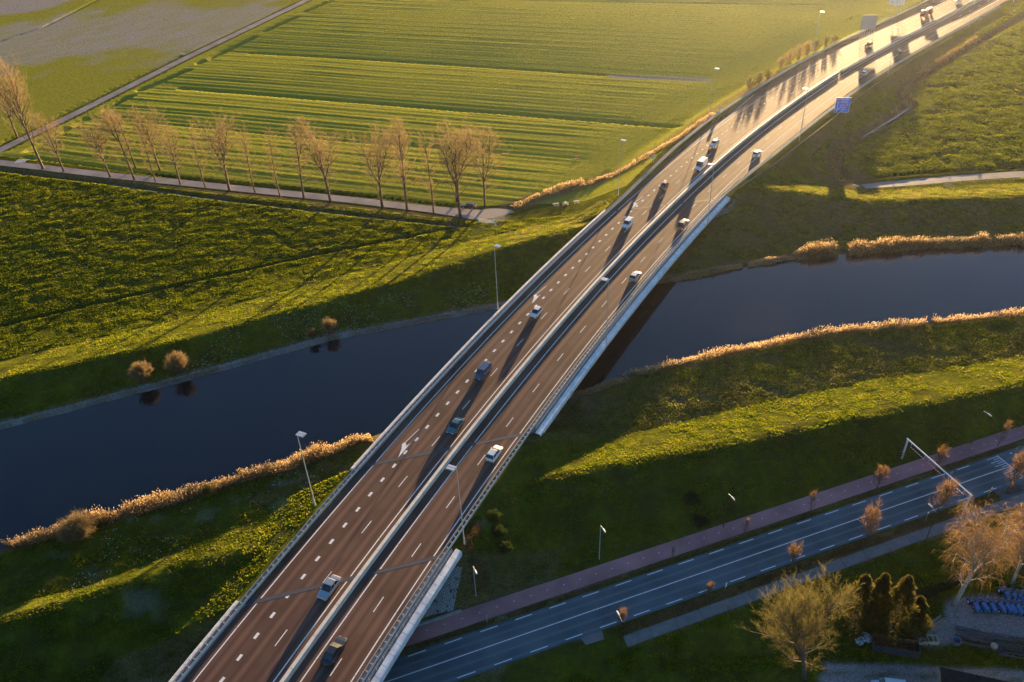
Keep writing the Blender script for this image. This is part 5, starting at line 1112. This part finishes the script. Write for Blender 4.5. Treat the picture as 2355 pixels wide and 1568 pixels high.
def zmask2(x, y):
    f = lambda P, w_: np.clip((w_ - pdist(x, y, P)) + .5, 0, 1); return np.maximum(np.maximum(f(gl([(2235, 1425), (2354, 1415), (2500, 1400)], 0), 4.2), f(gl([(2130, 1460), (2240, 1440)], 0), 2)), np.maximum(f(gl([(1905, 1535), (2080, 1540), (2220, 1548), (2500, 1560)], 0), 1.0), f(gl([(1905, 1566), (2080, 1572), (2500, 1590)], 0), 1.5)))
tufts('green meadow grass south of the concrete footpath', (-20, 110), (55, 112), 260000, okL, .24, .13, MGR, 6)
def okV(x, y):   # motorway embankment verges
    s, l = near(x, y); o_ = np.maximum(l - WL(s), WR(s) - l); m = (o_ > .2) & (o_ < 16) & ((y > J1(x)) | ((y < J2(x)) & (y > J3(x)))); return m * clump(x, y, 5, 251, 1.1), .6 + .6 * vnoise(x, y, 4, 252)
tufts('rough verge grass on the motorway embankment', (-60, 280), (75, 450), 700000, okV, .15, .09, MGR, 7)
# daisies and litter dots on the banks
R = np.random.RandomState(5); V = []; 
for (xa, xb, ya, yb, n) in ((-75, -5, 0, 0, 900), (-80, -38, 1, 0, 260)):
    for _ in range(n):
        x = R.uniform(xa, xb); y = (yWN(x) + R.uniform(2, 12)) if ya == 0 else R.uniform(ySC(x) + 4, yWS(x) - 3); V.append((x, y))
V = np.array(V); V = V[vnoise(V[:, 0], V[:, 1], 6, 99) > .45]; z = terrain(V[:, 0], V[:, 1], False)[0]; m = MB()
for (x, y), zz in zip(V, z): s_ = .06 + .05 * R.rand(); m.add([(x - s_, y, zz + .12), (x, y - s_, zz + .15), (x + s_, y, zz + .14), (x, y + s_, zz + .16)], [(0, 1, 2, 3)])
tag(m.build('daisies', plain('petal_white', (.75, .75, .72), .7)), 'scattered tiny white flowers in the shaded grass of the river banks', 'flowers', None, 'stuff')

# ---------------------------------------------------------------- yard at the lower right
MTB = paint('tractor_blue', (.02, .14, .38)); MTG = plain('seat_grey', (.22, .21, .19), .7); MRUST = plain('rusty_steel', (.22, .10, .04), .8, .2, .4, 2); MDST = plain('dark_pipe_steel', (.07, .08, .10), .45, .4, .4, 4)
def tractor(label, P, rz):
    t = thing('compact_tractor', label, 'tractor', P, rz, 'blue tractors parked in the yard')
    m = MB(); body_loft(m, [(.1, .45, 1.15, .28, .26), (.5, .42, 1.12, .3, .27), (1.1, .42, 1.0, .3, .24), (1.25, .5, .9, .24, .2)]); m.build('hood', MTB, t)
    m = MB(); m.box(-.32, .32, -.9, .15, .42, .62); m.build('chassis', MDK, t); m = MB()
    for s in (-1, 1): m.box(s * .42 - .12, s * .42 + .12, -.95, -.15, .85, .92)
    m.build('mudguard', MTB, t)
    m = MB(); m.box(-.22, .22, -.7, -.3, .75, .85); m.box(-.22, .22, -.78, -.68, .85, 1.2); m.build('seat', MTG, t)
    m = MB(); m.tube([(-.4, -.85, .9), (-.4, -.85, 1.85), (.4, -.85, 1.85), (.4, -.85, .9)], .035, 5); m.build('roll_bar', MDK, t)
    m = MB(); m.tube([(0, .1, 1.0), (0, -.1, 1.15)], .02, 4); m.tube([(.14 * math.cos(a), -.1 + .04 * math.sin(a), 1.16 + .12 * math.sin(a)) for a in np.linspace(0, 2 * PI, 9)], .015, 3); m.build('steering_wheel', MDK, t)
    for s in (-1, 1):
        m = MB(); m.tube([(s * .34, -.55, .45), (s * .56, -.55, .45)], .45, 14); w = m.build('wheel', MTY, t); m = MB(); m.tube([(s * .35, -.55, .45), (s * .575, -.55, .45)], .22, 10); m.build('rim', MSW, w)
        m = MB(); m.tube([(s * .36, .85, .28), (s * .52, .85, .28)], .28, 12); w = m.build('wheel', MTY, t); m = MB(); m.tube([(s * .37, .85, .28), (s * .53, .85, .28)], .13, 8); m.build('rim', MSW, w)
    return t
z3 = lambda u, v: ((2200 + u * .19449) * d_, (1400 + v * .19449) * d_)
T0 = None; TL = ['grey tractor at the left end of the front row in the yard', 'blue tractor second from the left in the front row', 'blue tractor third from the left in the front row', 'blue tractor fourth from the left in the front row', 'dull blue tractor fifth in the front row', 'blue tractor sixth in the front row', 'blue tractor seventh in the front row', 'blue tractor at the right end of the front row', 'leftmost blue tractor of the back row under the birch', 'second blue tractor of the back row', 'third blue tractor of the back row', 'rightmost blue tractor of the back row', 'ninth blue tractor of the front row cut by the edge']
for k, (u, v) in enumerate(((1195, 600), (1290, 600), (1395, 605), (1500, 605), (1590, 615), (1660, 625), (1735, 630), (1805, 640), (1590, 460), (1680, 480), (1765, 500), (1835, 510), (1880, 655))):
    P = G(*z3(u, v)); 
    if T0 is None: o = T0 = tractor('', P, 0)
    else: o = copy_tree(T0)
    o.location = (P[0], P[1], .02); o.rotation_euler.z = PI + .15 + rnd.uniform(-.15, .15); o.scale = (1.12, 1.12, 1.12); o['label'] = TL[k]
def pile(label, P, rz, n, L, w, mat, cat='pile', name='pipe_pile', part='pipe', r=.05, h=.5, seed=0):
    R = random.Random(seed); t = thing(name, label, cat, P, rz)
    for k in range(n):
        x = (k / max(1, n - 1) - .5) * w; z = .08 + R.random() * h; a = R.uniform(-.05, .05); m = MB(); m.tube([(x, -L / 2 + R.uniform(-.3, .3), z), (x + a * L, L / 2 + R.uniform(-.3, .3), z + R.uniform(-.1, .1))], r, 5); m.build(part, mat, t)
P = G(*z3(1260, 1030)); pile('heap of dark steel scaffold pipes in the middle of the yard', P, math.radians(72), 26, 6.5, 3.2, MDST, seed=1)
P = G(*z3(1760, 1150)); pile('neat stack of dark steel pipes at the right edge of the yard', P, math.radians(75), 26, 6.0, 4.0, MDST, seed=2)
P = G(*z3(690, 850)); pile('loose heap of weathered poles at the grassy edge of the yard', P, math.radians(-62), 16, 4.5, 1.4, MWD, seed=3, name='timber_pile', part='pole')
P = G(*z3(300, 970)); pile('tangle of dark poles between conifers and the wooden crates', P, math.radians(-60), 10, 4.5, 1.2, MDK, seed=4, name='timber_pile', part='pole')
P = G(*z3(600, 1040)); t = thing('wooden_crate', 'open wooden crate with inner dividers beside the dark poles', 'crate', P, -.08)
for a in ((-1.5, 1.5, -.7, -.62), (-1.5, 1.5, .62, .7), (-1.5, -1.42, -.62, .62), (1.42, 1.5, -.62, .62), (.0, .08, -.62, .62), (.75, .83, -.62, .62), (-1.42, 0, -.1, 0)): m = MB(); m.box(a[0], a[1], a[2], a[3], 0, .75); m.build('board', MWD2, t)
P = G(*z3(970, 1070)); t = thing('storage_bin', 'round blue grey plastic bin open at the top in the yard', 'bin', P); m = MB(); n = 8
vs = []; 
for r, z in ((.62, 0), (.72, .9), (.62, .9), (.55, .12)): vs += [(math.cos(a) * r, math.sin(a) * r, z) for a in np.linspace(0, 2 * PI, n + 1)[:-1]]
fs = [];
for i in range(3):
    for k in range(n): fs.append((i * n + k, i * n + (k + 1) % n, (i + 1) * n + (k + 1) % n, (i + 1) * n + k))
fs.append(tuple(range(3 * n, 4 * n))); m.add(vs, fs); m.build('tub', plain('bin_plastic', (.12, .2, .28), .5), t)
P = G(*z3(1445, 1150)); t = thing('cement_mixer', 'dusty cement mixer between the two pipe heaps', 'mixer', P, .5); m = MB(); m.tube([(0, 0, .5), (0, 0, .7), (0, 0, 1.1), (0, 0, 1.35)], [.25, .5, .5, .28], 12); m.build('drum', MWD, t); m = MB(); m.box(-.6, .6, -.05, .05, .1, .18); m.tube([(-.5, 0, .1), (-.45, 0, .9)], .04, 5); m.tube([(.5, 0, .1), (.45, 0, .9)], .04, 5); m.build('frame', MDK, t)
for s in (-1, 1): m = MB(); m.tube([(s * .62, .3, .22), (s * .7, .3, .22)], .22, 12); m.build('wheel', MTY, t)
P = G(*z3(180, 1150)); t = thing('skip_container', 'long dark open skip with a rusty sunlit inner edge beside the conifers', 'container', (P[0], P[1], 0), math.radians(-15))
for a in ((-3.3, 3.3, -1.1, -1.02), (-3.3, 3.3, 1.02, 1.1), (-3.3, -3.22, -1.02, 1.02), (3.22, 3.3, -1.02, 1.02)): m = MB(); m.box(a[0], a[1], a[2], a[3], .25, 1.7); m.build('side_wall', MRUST if a[2] > 0 else MDST, t)  # one wall's rust colour also carries the sunlight on the inner edge
m = MB(); m.box(-3.3, 3.3, -1.1, 1.1, .15, .248); m.build('floor', MRUST, t)
for x in (-2.2, 0, 2.2): m = MB(); m.box(x - .06, x + .06, -1.18, -1.102, .25, 1.7); m.build('rib', MDK, t)
for k, (u, v) in enumerate(((-195 + 195, 0),)):
    P = G((1700 + 1225 * .3652) * d_, (1135 + 1290 * .3652) * d_); P2 = G((1700 + 1268 * .3652) * d_, (1135 + 1265 * .3652) * d_)
for P_, lab, sz in ((P, 'small crumpled white bag on the ground below the conifers', .7), (P2, 'large white builder bag on the ground below the conifers', 1.0)):
    R = random.Random(int(sz * 10)); t = thing('bulk_bag', lab, 'bag', (P_[0], P_[1], 0)); m = MB(); vs = []; n = 10
    for z, r in ((0, .75), (.35, .9), (.7, .8), (.85, .45)): vs += [(math.cos(a) * r * sz * (1 + R.uniform(-.18, .18)), math.sin(a) * r * sz * (1 + R.uniform(-.18, .18)), z * sz + R.uniform(-.06, .06)) for a in np.linspace(0, 2 * PI, n + 1)[:-1]]
    fs = [(i * n + k, i * n + (k + 1) % n, (i + 1) * n + (k + 1) % n, (i + 1) * n + k) for i in range(3) for k in range(n)] + [tuple(range(3 * n, 4 * n))]; m.add(vs, fs); m.build('sack', plain('bag_white', (.5, .52, .6), .7, 0, .2, 2), t)
# shed roof at the bottom edge
P = G(*z3(750, 1415), 2.6); P2 = G(*z3(1330, 1540), 2.6); a = math.atan2(P2[1] - P[1], P2[0] - P[0]); t = thing('shed', 'dark corrugated shed roof cut by the bottom edge of the picture', 'shed', (P[0], P[1], 0), a)
m = MB(); n = 60; W_ = 12.0
for k in range(n):
    x0, x1 = k * W_ / n, (k + 1) * W_ / n; zz = .015 if k % 2 else 0; m.add([(x0, .0, 3.4 + zz), (x1, 0, 3.4 + (.015 - zz)), (x1, -6, 2.5 + (.015 - zz)), (x0, -6, 2.5 + zz)], [(0, 3, 2, 1)])
m.build('corrugated_roof', plain('dark_corrugated', (.03, .027, .025), .9, 0, .3, 1.5, spec=.05), t); m = MB(); m.box(.2, W_ - .2, -5.8, -.2, 0, 2.48); m.build('wall', MWD, t)
P = G((1700 + 1400 * .3652) * d_, (1135 + 1568 * .3652) * d_); car('pale blue van roof just showing at the bottom edge of the picture', 'van', 0, 0, 1, (.45, .6, .7), 'van', 4.8, 1.9, 1.9, pos=(P[0], P[1] - 1.2, .02), rz=math.radians(80))
# low dark garden hedge between meadow and yard
hd = [G(x, y) for x, y in ((2050, 1405), (2100, 1382), (2150, 1362), (2190, 1345), (2230, 1325))]
Rr = random.Random(3); V = []; Fc = []
for _ in range(5000):
    k = Rr.randrange(len(hd) - 1); f = Rr.random(); p = hd[k] * (1 - f) + hd[k + 1] * f; p = Vector((p[0] + Rr.uniform(-.5, .5), p[1] + Rr.uniform(-.5, .5), Rr.uniform(.05, 1.5))); d = rot_dir(Vector((0, 0, 1)), Rr.uniform(0, 1.4), Rr.uniform(0, 6.3)); L = Rr.uniform(.15, .35); u = d.orthogonal().normalized() * L * .35; b = len(V); V += [p, p + d * L * .5 + u, p + d * L, p + d * L * .5 - u]; Fc.append((b, b + 1, b + 2, b + 3))
tag(fastmesh('hedge', [tuple(v) for v in V], Fc, MHG), 'dark clipped hedge between the green meadow and the tractor yard', 'hedge')

# ---------------------------------------------------------------- haze
hm = bpy.data.materials.new('haze_air'); hm.use_nodes = True; ht = hm.node_tree; ht.nodes.remove(ht.nodes['Principled BSDF'])
pv = ht.nodes.new('ShaderNodeVolumePrincipled'); pv.inputs['Color'].default_value = (.9, .92, 1.0, 1); pv.inputs['Density'].default_value = 0.000027; pv.inputs['Anisotropy'].default_value = 0.8
ht.links.new(pv.outputs[0], ht.nodes['Material Output'].inputs['Volume'])
m = MB(); m.box(-3600, 3800, -2400, 4400, -4, CAMH + 3); o = m.build('haze', hm); o['kind'] = 'stuff'
sc.cycles.volume_bounces = 0; sc.cycles.volume_max_steps = 64
